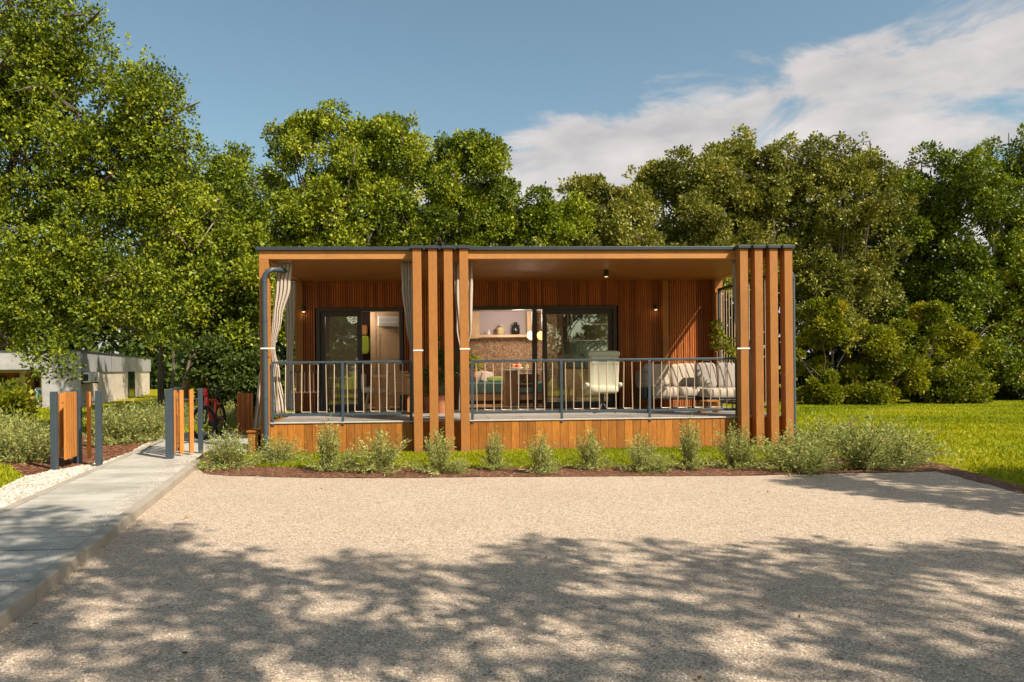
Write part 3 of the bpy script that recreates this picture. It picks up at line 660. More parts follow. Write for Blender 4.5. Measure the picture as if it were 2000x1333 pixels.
# ------------------------------------------------------------------ curtains
def curtain(label, Yc, prof, folds=7, amp=.03, seed=0, tie=None, thick=.012):
    """prof: list of (z, x_left, x_right, amp)"""
    t = thing('curtain', label, 'curtain', ((prof[0][1] + prof[0][2]) / 2, Yc, prof[-1][0]), 'terrace curtains')
    mb = MB(); nu, nv = folds * 14, 40; rg = random.Random(seed); ph = [rg.uniform(0, 1) for _ in range(4)]
    zs = [p[0] for p in prof]
    def lerp(z):
        for a, b in zip(prof[:-1], prof[1:]):
            if b[0] <= z <= a[0]:
                q = (a[0] - z) / (a[0] - b[0]); q2 = q * q * (3 - 2 * q); return [a[i] + (b[i] - a[i]) * q2 for i in range(1, 4)]
        return list(prof[-1][1:4])
    for j in range(nv + 1):
        z = zs[0] + (zs[-1] - zs[0]) * j / nv; xl, xr, am0 = lerp(z)
        for i in range(nu + 1):
            am = am0
            u = i / nu; ph_ = 2 * math.pi * folds * (u + .03 * math.sin(5 * z + ph[0] * 6)); w = xr - xl
            am *= .62; mb.v.append((xl + w * (u + .25 / folds * math.sin(ph_ * 2 + 1) * .5), Yc + am * math.sin(ph_) + .3 * am * math.sin(ph_ * .37 + ph[1] * 6), z))
    for j in range(nv):
        for i in range(nu): a = j * (nu + 1) + i; mb.f.append((a, a + 1, a + nu + 2, a + nu + 1))
    o = mb.build('drape', M['curtain'], t, False); o.data.polygons.foreach_set('use_smooth', [True] * len(o.data.polygons)); s = o.modifiers.new('solid', 'SOLIDIFY'); s.thickness = .003
    # header tape and hooks
    MB().box((prof[0][1], Yc - .012, zs[0]), (prof[0][2], Yc + .012, zs[0] + .03)).build('header', M['curtain'], t)
    MB().box((prof[0][1] - .01, Yc - .008, zs[0] + .032), (prof[0][2] + .01, Yc + .008, ZC)).build('track', M['dwood'], t)
    if tie:
        x0, x1, y0, y1, z = tie; MB().box((x0, y0, z - .012), (x1, y1, z + .012)).build('tie_band', M['white'], t, False, .003)
    return t
def zx(px, py, Yc): p = at(px, py, Yc); return p.x, p.z
def cprof(Yc, rows):
    out = []
    for (py, xa, xb, am) in rows: a, b = at(xa, py, Yc), at(xb, py, Yc); out.append((a.z, a.x, b.x, am))
    return out
Yc = D + .24
tz = at(517, 681, D - .1).z
curtain('beige curtain tied back to the left front column', Yc, cprof(Yc, [(513, 541, 570, .03), (560, 537, 566, .035), (620, 533, 551, .03), (682, 529, 537, .018), (730, 533, 546, .025), (808, 534, 560, .035)]), 4, seed=1, tie=(pxl - .06, pxl + .17, D - .105, D - .1, tz))
Yb = DB - .35
curtain('beige curtain hanging in the shaded back left terrace corner', Yb, cprof(Yb, [(552, 556, 577, .03), (620, 557, 576, .03), (700, 559, 572, .02), (800, 556, 575, .03)]), 3, seed=2)
curtain('taupe looking curtain left of the centre fins, swept right at rail height', Yc, cprof(Yc, [(511, 783, 805, .03), (560, 784, 806, .03), (630, 792, 807, .025), (688, 802, 807, .014), (740, 801, 807, .016), (803, 800, 807, .02)]), 4, seed=3,
        tie=(at(807, 685, D - .21).x, at(826.5, 685, D - .21).x, D - .207, D - .202, at(815, 685, D - .2).z))
curtain('narrow sunlit curtain edge right of the centre fins', Yc, cprof(Yc, [(513, 886, 922, .03), (560, 887, 922.5, .03), (640, 892, 921, .025), (684, 898, 914, .014), (740, 897, 915, .018), (806, 896, 916, .02)]), 4, seed=4,
        tie=(at(898, 682, D - .21).x, at(918, 682, D - .21).x, D - .207, D - .202, at(907, 682, D - .2).z))
curtain('taupe looking curtain behind the first fin of the right group', Yc, cprof(Yc, [(510, 1429, 1450, .03), (560, 1431, 1452, .03), (620, 1434, 1455, .02), (682, 1445, 1465, .014), (740, 1455, 1474, .018), (810, 1458, 1480, .03)]), 3, seed=5,
        tie=(at(1440, 682, D - .21).x, at(1465, 682, D - .21).x, D - .207, D - .202, at(1455, 681, D - .2).z))
# curtain hanging outside the left end
ts = thing('curtain', 'grey curtain end slanting out past the left downpipe over the step', 'curtain', (-3.0, D + .9, .4), 'terrace curtains')
m = MB(); a0, a1 = at(512, 690, D + .7), at(520, 690, D + .7); b0, b1 = at(494, 838, D + .7), at(507, 838, D + .7)
for j in range(13):
    q = j / 12
    for i in range(9):
        u = i / 8; p = a0.lerp(b0, q).lerp(a1.lerp(b1, q), u); m.v.append((p.x, p.y + .03 * math.sin(u * 12), p.z))
for j in range(12):
    for i in range(8): a = j * 9 + i; m.f.append((a, a + 1, a + 10, a + 9))
o = m.build('drape', M['curtain'], ts); s = o.modifiers.new('s', 'SOLIDIFY'); s.thickness = .004
# step/planter box left of the cabin
st = thing('step_box', 'low timber entrance step against the left end of the cabin', 'step', (-3.1, 12.6, 0))
x0, x1 = at(484, 860, D + .1).x, XL - .06
for i in range(2): MB().box((x0 + i * (x1 - x0) / 2, D + .1, 0), (x0 + (i + 1) * (x1 - x0) / 2 - .004, D + .13, .36)).build('plank', M['plank'], st, False, .003)
MB().box((x0, D + .132, 0), (x1, D + 1.2, .355)).build('carcass', M['dwood'], st)
MB().box((x0 - .02, D + .08, .362), (x1 + .01, D + 1.2, .392)).build('tread', M['plank'], st, False, .003)
# dark slatted bin store behind
bs = thing('bin_screen', 'dark brown slatted timber screen beside the bicycle', 'screen', at(477, 830, 15.4) * 1)
for i in range(9):
    a = at(463 + i * 3.4, 768, 15.4); MB().box((a.x, 15.4, .05), (a.x + .030, 15.43, a.z)).build('slat', M['slat'], bs)
a, b = at(463, 768, 15.4), at(493, 768, 15.4); MB().box((a.x, 15.431, .0), (b.x, 15.47, b.z - .01)).build('backing', M['dwood'], bs)

# ------------------------------------------------------------------ lamps on the terrace
def spot(label, px, py, Yl, down=False):
    c = at(px, py, Yl); t = thing('wall_lamp', label, 'lamp', c, 'terrace lamps')
    if down:
        MB().lathe([(.045, 0), (.045, .12)], (c.x, c.y, ZC - .12 + .01), 16).build('housing', M['black'], t, True)
        MB().lathe([(.001, 0), (.03, 0), (.03, .012)], (c.x, c.y, ZC - .125), 16).build('bulb', M['bulb'], t, True); z = ZC - .16; Yp = c.y
    else:
        MB().lathe([(.038, 0), (.038, .1)], (c.x, Yl, c.z + .005), 16).box((c.x - .03, Yl, c.z + .02), (c.x + .03, DB - .001, c.z + .08)).build('housing', M['black'], t, True)
        MB().blob((c.x, Yl, c.z), (.033, .033, .02), 1, None, 12, 8).build('bulb', M['bulb'], t, True); z = c.z - .04
    l = bpy.data.lights.new('lamp_light', 'POINT'); l.energy = .12; l.color = (1, .75, .4); l.shadow_soft_size = .03
    lo = bpy.data.objects.new('lamp_light', l); C.objects.link(lo); lo.parent = t; lo.location = Vector((c.x, c.y - .02, z - .03)) - Vector(t.location)
spot('lit round wall lamp left of the smaller glass door', 593, 609, DB - .06)
spot('lit round wall lamp right of the large glass door', 1281, 605, DB - .06)
spot('lit ceiling spotlight above the large glass door', 1184, 538, 13.8, True)

# ------------------------------------------------------------------ terrace furniture
def rail_z(z): return z
# swivel chair
def chair_hi():
    c = at(1180, 700, 13.6); x, y = c.x, 13.6
    t = thing('swivel_chair', 'tall tufted pale green swivel armchair turned towards the glass door', 'armchair', (x, y, ZF))
    rot = Matrix.Rotation(math.radians(10), 3, 'X')
    def dent(p):
        p = p.copy(); f = 1 if p.y < 0 else 0; p.y += f * (.028 * math.exp(-(math.sin(p.x * 22) / .35) ** 2) + .028 * math.exp(-(math.sin(p.z * 17) / .3) ** 2)); return p
    MB().blob((x, y + .05, ZF + .72), (.285, .075, .36), .25, rot, 90, 60, dent).build('backrest', M['sage'], t, True)
    MB().blob((x, y + .02, ZF + 1.10), (.30, .075, .055), .45, rot, 24, 12).build('headrest', M['sage'], t, True)
    MB().blob((x, y + .25, ZF + .44), (.29, .27, .075), .4, None, 28, 12).build('seat', M['sage'], t, True)
    for s in (-1, 1):
        MB().blob((x + s * .31, y + .22, ZF + .50), (.05, .22, .05), .6, Matrix.Rotation(math.radians(-8), 3, 'X'), 16, 10).build('armrest', M['sage'], t, True)
    MB().tube([(x, y + .2, ZF + .03), (x, y + .2, ZF + .36)], .035, 12).build('column', M['black'], t, True)
    for k in range(4):
        a = math.pi / 4 + k * math.pi / 2; MB().tube([(x, y + .2, ZF + .2), (x + .1 * math.cos(a), y + .2 + .1 * math.sin(a), ZF + .06), (x + .3 * math.cos(a), y + .2 + .3 * math.sin(a), ZF + .015)], [.03, .022, .014], 8).build('leg', M['black'], t, True)
chair_hi()
def sofa():
    Ys = 14.75; a = at(1247, 740, Ys).x; b = at(1368, 740, Ys).x
    t = thing('garden_sofa', 'beige two seat garden sofa in the sun against the slatted wall', 'sofa', ((a + b) / 2, Ys, ZF))
    w = (b - a)
    MB().box((a + .05, Ys - .42, ZF + .20), (b, Ys + .35, ZF + .25)).build('frame', M['black'], t, False, .01)
    for sx in (a + .08, b - .06):
        for sy in (Ys - .38, Ys + .30): MB().tube([(sx, sy, ZF), (sx, sy, ZF + .2)], .018, 8).build('leg', M['metal'], t, True)
    hx = (b - a - .16) / 4
    for i in range(2):
        cx = a + .16 + hx + i * 2 * hx
        MB().blob((cx, Ys - .05, ZF + .35), (hx * .99, .38, .10), .3, None, 28, 12).build('seat_cushion', M['beige'], t, True)
        MB().blob((cx, Ys + .25, ZF + .66), (hx * .98, .10, .25), .35, Matrix.Rotation(math.radians(-14), 3, 'X') @ Matrix.Rotation(math.radians(3 - 6 * i), 3, 'Y'), 28, 16).build('back_cushion', M['beige'], t, True)
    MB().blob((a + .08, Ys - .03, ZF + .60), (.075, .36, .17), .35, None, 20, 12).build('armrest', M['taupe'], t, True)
    MB().box((a + .03, Ys - .36, ZF + .22), (a + .06, Ys + .3, ZF + .45)).build('arm_support', M['metal'], t)
sofa()
def armch():
    Ys = 14.35; a = at(1366, 740, Ys).x; b = at(1447, 740, Ys).x
    t = thing('garden_armchair', 'taupe cushioned garden armchair in shade at the right terrace corner', 'armchair', ((a + b) / 2, Ys, ZF))
    MB().box((a, Ys - .38, ZF + .18), (b, Ys + .33, ZF + .22)).build('frame', M['black'], t, False, .01)
    for sx in (a + .05, b - .05):
        for sy in (Ys - .34, Ys + .29): MB().tube([(sx, sy, ZF), (sx, sy, ZF + .18)], .018, 8).build('leg', M['metal'], t, True)
    c = (a + b) / 2; MB().blob((c, Ys - .04, ZF + .33), ((b - a) / 2, .37, .10), .3, None, 28, 12).build('seat_cushion', M['beige'], t, True)
    h = (b - a) / 4
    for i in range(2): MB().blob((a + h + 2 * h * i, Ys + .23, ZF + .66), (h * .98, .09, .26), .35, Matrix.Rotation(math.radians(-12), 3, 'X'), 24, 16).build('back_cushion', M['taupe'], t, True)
armch()
def coffee():
    c = at(1310, 780, 13.7); t = thing('coffee_table', 'low table with pale round top in front of the beige sofa', 'table', (c.x, 13.7, ZF)); z = at(1300, 776, 13.7).z
    MB().lathe([(.30, 0), (.30, .025)], (c.x, 13.7, z - .012), 28).build('table_top', M['oakx'], t, True)
    for k in range(3):
        a = k * 2.09 + .4; MB().tube([(c.x + .22 * math.cos(a), 13.7 + .22 * math.sin(a), ZF), (c.x + .15 * math.cos(a), 13.7 + .15 * math.sin(a), z - .012)], .012, 8).build('leg', M['metal'], t, True)
coffee()
def crate():
    c = at(1385, 790, 13.4); z0 = ZF; t = thing('wooden_crate', 'small tilted orange timber stool under the right armchair', 'stool', (c.x, 13.4, ZF))
    MB().box((c.x - .14, 13.3, ZF + .2), (c.x + .14, 13.5, ZF + .225)).build('seat', M['plank'], t, False, .004)
    for s in (-1, 1): MB().rect_bar((c.x + s * .11, 13.4, ZF + .2), (c.x + s * .14, 13.4, ZF), .16, .022).build('leg', M['plank'], t)
crate()
# left terrace: dining table, wicker chair, white cushion chair
def dining():
    Yt = 13.7; l = at(735, 760, Yt).x; r = at(800, 760, Yt).x; z = at(750, 737, Yt).z
    t = thing('terrace_table', 'light timber dining table on the left terrace half', 'table', ((l + r) / 2, Yt, ZF))
    MB().box((l - .03, Yt - .35, z), (r + .1, Yt + .45, z + .035)).build('table_top', M['oakx'], t, False, .004)
    for sx in (l + .03, r):
        for sy in (Yt - .3, Yt + .4): MB().box((sx - .035, sy - .035, ZF), (sx + .035, sy + .035, z - .002)).build('leg', M['beam'], t, False, .004)
    # wicker chair in front
    Yw = 13.15; a = at(757, 750, Yw).x; b = at(800, 750, Yw).x; cx = (a + b) / 2; zt = at(778, 727, Yw).z
    w = thing('wicker_chair', 'tan woven wicker chair drawn up to the terrace table', 'chair', (cx, Yw, ZF))
    MB().blob((cx, Yw + .24, ZF + .43), (.22, .23, .03), .4, None, 24, 10).build('seat', M['wicker'], w, True)
    hz = (zt - ZF - .45) / 2
    for i in range(9):
        q = i / 8; zz = ZF + .46 + q * (zt - ZF - .50); ww = (b - a) / 2 * (1.0 + .12 * math.sin(q * 3.1) - .08 * q)
        MB().tube([(cx - ww, Yw + .06, zz), (cx - ww * .6, Yw + .0, zz), (cx, Yw - .02, zz), (cx + ww * .6, Yw, zz), (cx + ww, Yw + .06, zz)], .016 if i % 2 else .019, 6).build('weave_band', M['wicker'], w, True)
    MB().tube([(cx - .17, Yw + .03, zt - .06), (cx - .16, Yw, zt), (cx + .16, Yw, zt), (cx + .17, Yw + .03, zt - .06)], .016, 8).build('back_frame', M['wicker'], w, True)
    for sx in (-1, 1):
        MB().tube([(cx + sx * .2, Yw + .05, ZF), (cx + sx * .21, Yw + .05, zt - .08)], .014, 8).build('leg', M['wicker'], w, True)
        MB().tube([(cx + sx * .2, Yw + .44, ZF), (cx + sx * .2, Yw + .43, ZF + .43)], .014, 8).build('leg', M['wicker'], w, True)
    # grey shell chair
    Yg = 14.0; a = at(707, 750, Yg).x; b = at(752, 750, Yg).x; cx = (a + b) / 2
    w = thing('shell_chair', 'pale grey shell chair beside the terrace table near the glass door', 'chair', (cx, Yg, ZF))
    MB().blob((cx, Yg + .1, ZF + .47), (.22, .22, .06), .4, None, 20, 10).build('seat', M['beige'], w, True)
    MB().blob((cx - .19, Yg + .1, ZF + .62), (.04, .2, .16), .4, None, 20, 10).build('backrest', M['beige'], w, True)
    for sx in (-1, 1):
        for sy in (-.1, .3): MB().tube([(cx + sx * .19, Yg + sy, ZF), (cx + sx * .1, Yg + sy * .8 + .02, ZF + .42)], .012, 8).build('leg', M['oakx'], w, True)
    # folding rod chair at left
    Yf = 13.9; a = at(566, 750, Yf).x; b = at(624, 750, Yf).x; w = thing('rod_chair', 'dark outdoor chair with thin vertical back rods behind the left railing', 'chair', ((a + b) / 2, Yf, ZF)); cx = (a + b) / 2
    zt_ = at(600, 727, Yf).z
    MB().box((cx - .25, Yf, ZF + .42), (cx + .25, Yf + .45, ZF + .45)).build('seat', M['leather'], w, False, .01)
    MB().tube([(cx - .27, Yf, zt_), (cx + .27, Yf, zt_)], .012, 8).build('back_rail', M['metal'], w, True)
    for i in range(7): MB().tube([(cx - .24 + i * .08, Yf, ZF + .44), (cx - .24 + i * .08, Yf, zt_)], .007, 6).build('back_rod', M['rod'], w, True)
    for sx in (-1, 1):
        for sy in (0, .42): MB().tube([(cx + sx * .25, Yf + sy, ZF), (cx + sx * .25, Yf + sy, (zt_ if sy == 0 else ZF + .42))], .012, 8).build('leg', M['metal'], w, True)
dining()

# ------------------------------------------------------------------ inside the cabin
# left room
def inside_left():
    Yp = 17.0; X = lambda px: at(px, 700, Yp).x; Z = lambda py: at(750, py, Yp).z
    w = tag(MB().box((X(724), Yp, ZF), (.118, Yp + .08, 2.82)).build('wood_panel_wall', M['oak']), 'pale oak wall panel seen through the open left door', None, None, 'structure')
    for i, (a, b) in enumerate(((X(724) + .002, X(735)), (X(736), X(743)), (X(744), .116))): MB().box((a, Yp - .012, ZF), (b - .004, Yp - .001, 2.2 if i else 2.82)).build('panel', M['oak'], w, False, .002)
    t = thing('wall_heater', 'white box unit mounted high on the oak wall inside the left door', 'air conditioner', at(755, 630, Yp - .2))
    a, b = at(738, 638, Yp - .25), at(779, 617, Yp - .25)
    MB().box((a.x, Yp - .24, a.z), (b.x, Yp - .02, b.z)).build('casing', M['whitep'], t, False, .02)
    for i in range(2): MB().box((a.x + .02, Yp - .25, a.z + .05 + i * .09), (b.x - .02, Yp - .242, a.z + .058 + i * .09)).build('louvre', M['stucco'], t)
    Yh = 18.3; t = thing('hanging_cloth', 'orange and lime cloth hanging in the dark doorway inside the left door', 'cloth', at(712, 650, Yh))
    m = MB()
    for (y0, y1, mt, nm) in ((635, 655, 'orange', 'orange_top'), (656, 692, 'lime', 'lime_skirt')):
        a = at(704, y0, Yh); b = at(718 if y0 < 650 else 722, y1, Yh)
        MB().blob(((a.x + b.x) / 2, Yh, (a.z + b.z) / 2), (abs(b.x - a.x) / 2, .05, abs(a.z - b.z) / 2), .55, None, 20, 12).build(nm, M[mt], t, True)
    dk_ = tag(MB().box((X(690), 18.6, ZF), (X(730), 18.65, 2.82)).build('closet_wall', M['dwood']), 'dark closet wall inside the left door', None, None, 'structure')
    b = thing('bench_seat', 'pale low bench seen through the left glass pane', 'bench', at(660, 780, 16.6)); a_, b_ = at(640, 738, 16.6), at(700, 770, 16.6)
    MB().box((a_.x, 16.5, b_.z), (b_.x, 17.1, a_.z)).build('seat', M['beige'], b, False, .03)
    MB().box((a_.x + .03, 16.52, ZF), (b_.x - .03, 17.08, b_.z - .002)).build('base', M['oak'], b)
inside_left()
def inside_right():
    Yk = 18.7; X = lambda px, Y=Yk: at(px, 700, Y).x; Z = lambda py, Y=Yk: at(1000, py, Y).z
    w = tag(MB().box((.225, Yk, ZF), (X(1045), Yk + .05, Z(657))).build('cork_wall', M['cork']), 'speckled brown cork wall behind the dining bench', None, None, 'structure')
    tag(MB().box((.225, Yk + .051, Z(657)), (X(1100), Yk + .1, 2.82)).build('niche_wall', M['niche']), 'mauve grey wall behind the wall shelf', None, None, 'structure')
    tag(MB().box((X(1045) + .002, Yk, ZF), (X(1098), Yk + .05, 2.82)).build('oak_wall', M['cork']), 'brown wall between bench corner and kitchen', None, None, 'structure')
    s = thing('wall_shelf', 'pale oak wall cabinet and open shelf above the dining bench', 'shelf', at(980, 650, Yk - .2)); y0, y1 = Yk - .32, Yk - .003
    MB().box((X(937, y0), y0, Z(659, y0)), (X(1030, y0), y1, Z(654, y0))).build('shelf_board', M['oakx'], s, False, .003)
    MB().box((.24, y0, Z(661, y0)), (X(937, y0) - .002, y1, 2.80)).build('cabinet', M['oak'], s, False, .004)
    MB().box((X(931, y0) - .004, y0 - .018, Z(658, y0)), (X(917, y0), y0 - .002, 2.76)).build('cabinet_door', M['oak'], s, False, .003)
    MB().box((X(1030, y0) + .002, y0, Z(661, y0)), (X(1046, y0), y1, 2.80)).build('cabinet', M['oak'], s, False, .004)
    zs = Z(654, y0) + .001; Yo = Yk - .16
    p = lambda px: at(px, 650, Yo).x
    t = thing('black_jug', 'glossy black two-handled jug on the wall shelf', 'jug', (p(1007), Yo, zs))
    MB().lathe([(.07, 0), (.105, .05), (.11, .14), (.09, .22), (.045, .26), (.04, .30), (.05, .315)], (p(1007), Yo, zs), 20).build('body', M['jug'], t, True)
    for s_ in (-1, 1): MB().tube([(p(1007) + s_ * .09, Yo, zs + .2), (p(1007) + s_ * .09, Yo, zs + .28), (p(1007) + s_ * .045, Yo, zs + .29)], .012, 6).build('handle', M['jug'], t, True)
    t = thing('straw_jar', 'straw coloured lidded jar in the middle of the wall shelf', 'jar', (p(978), Yo, zs))
    MB().lathe([(.09, 0), (.105, .03), (.105, .17), (.07, .2), (.03, .215)], (p(978), Yo, zs), 20).build('body', M['straw'], t, True)
    MB().lathe([(.03, .216), (.035, .24), (.012, .27)], (p(978), Yo, zs), 12).build('lid', M['straw'], t, True)
    tag(MB().lathe([(.03, 0), (.032, .05), (.012, .09), (.014, .12), (.002, .13)], (p(955), Yo, zs), 12).build('figurine', M['whitep'], None, True), 'small white figurine at the left of the wall shelf', 'figurine')
    # bench
    Yb0 = 17.55; b = thing('dining_bench', 'built-in dining bench with teal cushions and oak base', 'bench', at(990, 790, Yb0)); x0, x1 = .24, at(1063, 760, Yb0).x
    zc0, zc1 = at(990, 769, Yb0).z, at(990, 748, Yb0).z
    MB().box((x0, Yb0, zc0), (x1, Yk - .16, zc1)).build('seat_cushion', M['teal'], b, False, .025)
    MB().box((x0, Yk - .155, zc0), (x1, Yk - .01, at(990, 736, Yk - .15).z)).build('back_cushion', M['teal'], b, False, .02)
    MB().box((x0, Yb0 + .02, ZF + .09), (x1, Yk - .16, zc0 - .002)).build('base', M['oakx'], b, False, .003)
    MB().box((x0, Yb0 + .06, ZF), (x1, Yk - .16, ZF + .088)).build('plinth', M['dwood'], b)
    for i, (px, rot) in enumerate(((936, -20), (951, 14))):
        c = at(px, 737, 18.3); tag(MB().blob((c.x, 18.25 - i * .12, zc1 + .13), (.15, .05, .14), .4, Matrix.Rotation(math.radians(rot), 3, 'Y') @ Matrix.Rotation(math.radians(-18), 3, 'X'), 22, 14).build('cushion', M['pink'], None, True),
            ['leftmost pale pink cushion leaning on the teal bench', 'pale pink cushion next to the green bolster'][i], 'cushion', 'bench cushions')
    c = at(969, 742, 18.1); tag(MB().blob((c.x, 18.1, zc1 + .075), (.24, .08, .075), .6, None, 22, 14).build('cushion', M['moss'], None, True), 'lime green bolster cushion lying on the teal bench', 'cushion', 'bench cushions')
    # table
    Yt = 17.0; t = thing('dining_table', 'oak dining table with panel leg in front of the teal bench', 'table', at(1010, 790, Yt)); zt = at(1010, 722, Yt).z
    MB().box((at(980, 722, Yt).x, Yt - .35, zt - .03), (at(1075, 722, Yt).x, Yt + .4, zt)).build('table_top', M['whitep'], t, False, .003)
    MB().box((at(985, 760, Yt).x, Yt - .28, ZF), (at(1008, 760, Yt).x, Yt + .3, zt - .032)).build('leg', M['oak'], t, False, .003)
    MB().box((at(1062, 760, Yt).x, Yt - .28, ZF), (at(1068, 760, Yt).x, Yt + .3, zt - .032)).build('leg', M['oak'], t, False, .003)
    # bowl with fruit
    cx = at(1010, 715, Yt).x; bw = thing('fruit_bowl', 'shallow bowl of fruit on the dining table', 'bowl', (cx, Yt, zt))
    MB().lathe([(.05, 0), (.10, .012), (.15, .045), (.14, .045), (.09, .02)], (cx, Yt, zt + .001), 22).build('dish', M['whitep'], bw, True)
    fr = [(-.07, 0, 'orange', .05, 'orange fruit at the left of the bowl'), (.0, -.04, 'red', .052, 'red apple in front of the bowl'), (.06, .01, 'orange', .05, 'orange fruit at the right of the bowl'), (-.01, .05, 'red', .05, 'red apple at the back of the bowl')]
    for dx, dy, mt, r, lb in fr: tag(MB().blob((cx + dx, Yt + dy, zt + .075), (r, r, r * .92), 1, None, 18, 12).build('fruit', M[mt], None, True), lb, 'fruit', 'fruit on the dining table')
    px_ = at(1030, 715, Yt).x; tag(MB().lathe([(.015, 0), (.045, .03), (.04, .07), (.018, .11), (.004, .12)], (px_, Yt, zt + .001), 16).build('pear', M['straw'], None, True), 'yellow pear on the table right of the bowl', 'fruit', 'fruit on the dining table')
    # chair
    Yc_ = 16.45; cx = at(1032, 740, Yc_).x; ch = thing('leather_chair', 'brown leather dining chair with black legs by the dining table', 'chair', (cx, Yc_, ZF))
    MB().blob((cx, Yc_ + .03, ZF + .62), (.24, .05, .11), .4, None, 22, 12).build('backrest', M['leather'], ch, True)
    MB().blob((cx, Yc_ + .25, ZF + .45), (.23, .22, .04), .4, None, 22, 10).build('seat', M['leather'], ch, True)
    for sx in (-1, 1):
        for sy in (.03, .43): MB().tube([(cx + sx * .2, Yc_ + sy, ZF), (cx + sx * .19, Yc_ + sy, ZF + (.6 if sy < .1 else .43))], .014, 8).build('leg', M['black'], ch, True)
    # pendant lamps
    for i, (px, mt, lb) in enumerate(((1037.5, 'globe2', 'lit cream globe pendant left of the door stile'), (1057, 'globe', 'lit orange globe pendant right of the door stile'))):
        Yl = 17.3; c = at(px, 656, Yl); t = thing('pendant_lamp', lb, 'lamp', c, 'globe pendants')
        MB().blob(c, (.10, .10, .105), 1, None, 20, 14).build('shade', M[mt], t, True); MB().tube([(c.x, c.y, c.z + .1), (c.x, c.y, 2.82)], .004, 6).build('cord', M['black'], t)
        l = bpy.data.lights.new('lamp_light', 'POINT'); l.energy = 9; l.color = (1, .85, .66); l.shadow_soft_size = .1
        lo = bpy.data.objects.new('lamp_light', l); C.objects.link(lo); lo.parent = t; lo.location = (-.0, -.35, -.12)
    # made-up ceiling lamps, added to brighten both rooms
    for (x, y, lb, e) in ((2.0, 17.2, 'added round fill light inside the large room', 46), (-1.75, 16.6, 'added round fill light inside the left room', 15)):
        t = thing('room_fill_light', lb, 'lamp', (x, y, 2.8)); MB().lathe([(.16, -.04), (.16, 0)], (x, y, 2.818), 24).build('fill_disc', emit('fill_glow', (1, .88, .7), 1.5), t, True)
        l = bpy.data.lights.new('lamp_light', 'POINT'); l.energy = e; l.color = (1, .88, .72); l.shadow_soft_size = .15
        lo = bpy.data.objects.new('lamp_light', l); C.objects.link(lo); lo.parent = t; lo.location = (0, 0, -.25)
    # kitchen
    Yq = 18.3; k = thing('kitchen_unit', 'kitchen run with mint splashback and dark worktop behind the glass', 'kitchen unit', at(1150, 790, Yq)); xa, xb = at(1098, 700, Yq).x, 5.9
    zt = at(1130, 718, Yq).z
    MB().box((xa, Yq - .3, zt - .03), (xb, Yq + .38, zt)).build('worktop', M['dwood'], k)
    MB().box((xa, Yq - .28, ZF), (xb, Yq + .38, zt - .032)).build('base_cabinet', M['oak'], k)
    for i in range(4): MB().box((xa + .01 + i * .6, Yq - .30, ZF + .1), (xa + .6 + i * .6, Yq - .281, zt - .05)).build('cabinet_door', M['oak'], k, False, .003)
    MB().box((xa, Yq + .381, zt + .001), (xb, Yq + .40, at(1130, 667, Yq).z)).build('splashback', M['mint'], k)
    for py in (666, 634): MB().box((xa + .05, Yq + .12, at(1130, py, Yq).z), (xa + 1.5, Yq + .38, at(1130, py, Yq).z + .025)).build('wall_shelf', M['whitep'], k)
    for px in (1111, 1119): MB().box((at(px, 640, Yq).x - .02, Yq + .12, at(1130, 665, Yq).z), (at(px, 640, Yq).x + .02, Yq + .36, 2.8)).build('upright', M['whitep'], k)
    MB().box((at(1096, 700, Yq).x - .03, Yq - .3, ZF), (at(1096, 700, Yq).x, Yq + .38, 2.8)).build('side_panel', M['dwood'], k)
    fx = at(1141, 700, Yq).x; f = tag(MB().tube([(fx, Yq, zt), (fx, Yq, zt + .26), (fx - .03, Yq, zt + .32), (fx - .08, Yq, zt + .32), (fx - .1, Yq, zt + .27)], .012, 8).build('tap', M['black'], None, True), 'black swan-neck kitchen tap on the worktop', 'tap')
inside_right()

# ------------------------------------------------------------------ gates
def gate(label, base, panels, grp='entrance gate wings'):
    """panels: list of (p0,p1,n_slats,slat_w). posts given separately"""
    t = thing('entrance_gate', label, 'gate', base, grp); return t
HG = 1.09
def post(t, x, y, s=.055, z0=.0, h=HG + .02): MB().box((x - s / 2, y - s / 2, z0), (x + s / 2, y + s / 2, h)).build('post', M['metal'], t, False, .004)
def slat_panel(t, a, b, n, w, th=.03, z0=.12, z1=HG + .0, off=.0):
    a, b = Vector((*a, 0)), Vector((*b, 0)); d = (b - a); L_ = d.length; d.normalize(); nrm = Vector((-d.y, d.x, 0)); ang = math.atan2(d.y, d.x)
    for i in range(n):
        c = a + d * (L_ * (i + .5) / n); mb = MB().box((-w / 2, -th / 2, z0), (w / 2, th / 2, z1)); R_ = Matrix.Rotation(ang, 3, 'Z')
        mb.v = [tuple(R_ @ Vector(v) + Vector((c.x, c.y, 0))) for v in mb.v]; mb.build('slat', M['gate'], t, False, .003)
    for z in (.27, .94): MB().tube([a + Vector((0, 0, z)) + nrm * .025, b + Vector((0, 0, z)) + nrm * .025], .010, 6).build('cross_rod', M['metal'], t)
g1 = gate('left entrance gate wing of orange slats between blue-grey posts', (-5.2, 11.2, 0), None)
A_, B_, C_ = (-5.38, 10.85), (-5.50, 11.75), (-4.88, 11.12)
post(g1, *A_, .08); post(g1, *B_, .07); post(g1, *C_, .075)
bx = at(155, 880, 11.55).x
g1b = (bx, 11.6)
post(g1, at(155.5, 880, 11.55).x, 11.55, .06)
slat_panel(g1, (-5.30, 10.98), (at(149, 880, 11.5).x, 11.5), 5, .085)
slat_panel(g1, (at(160, 880, 11.5).x, 11.5), (C_[0] - .06, 11.18), 1, .085, z0=.10)
slat_panel(g1, (at(112, 880, 11.3).x, 11.35), (at(148, 880, 11.6).x, 11.62), 3, .09, z1=HG - .02)
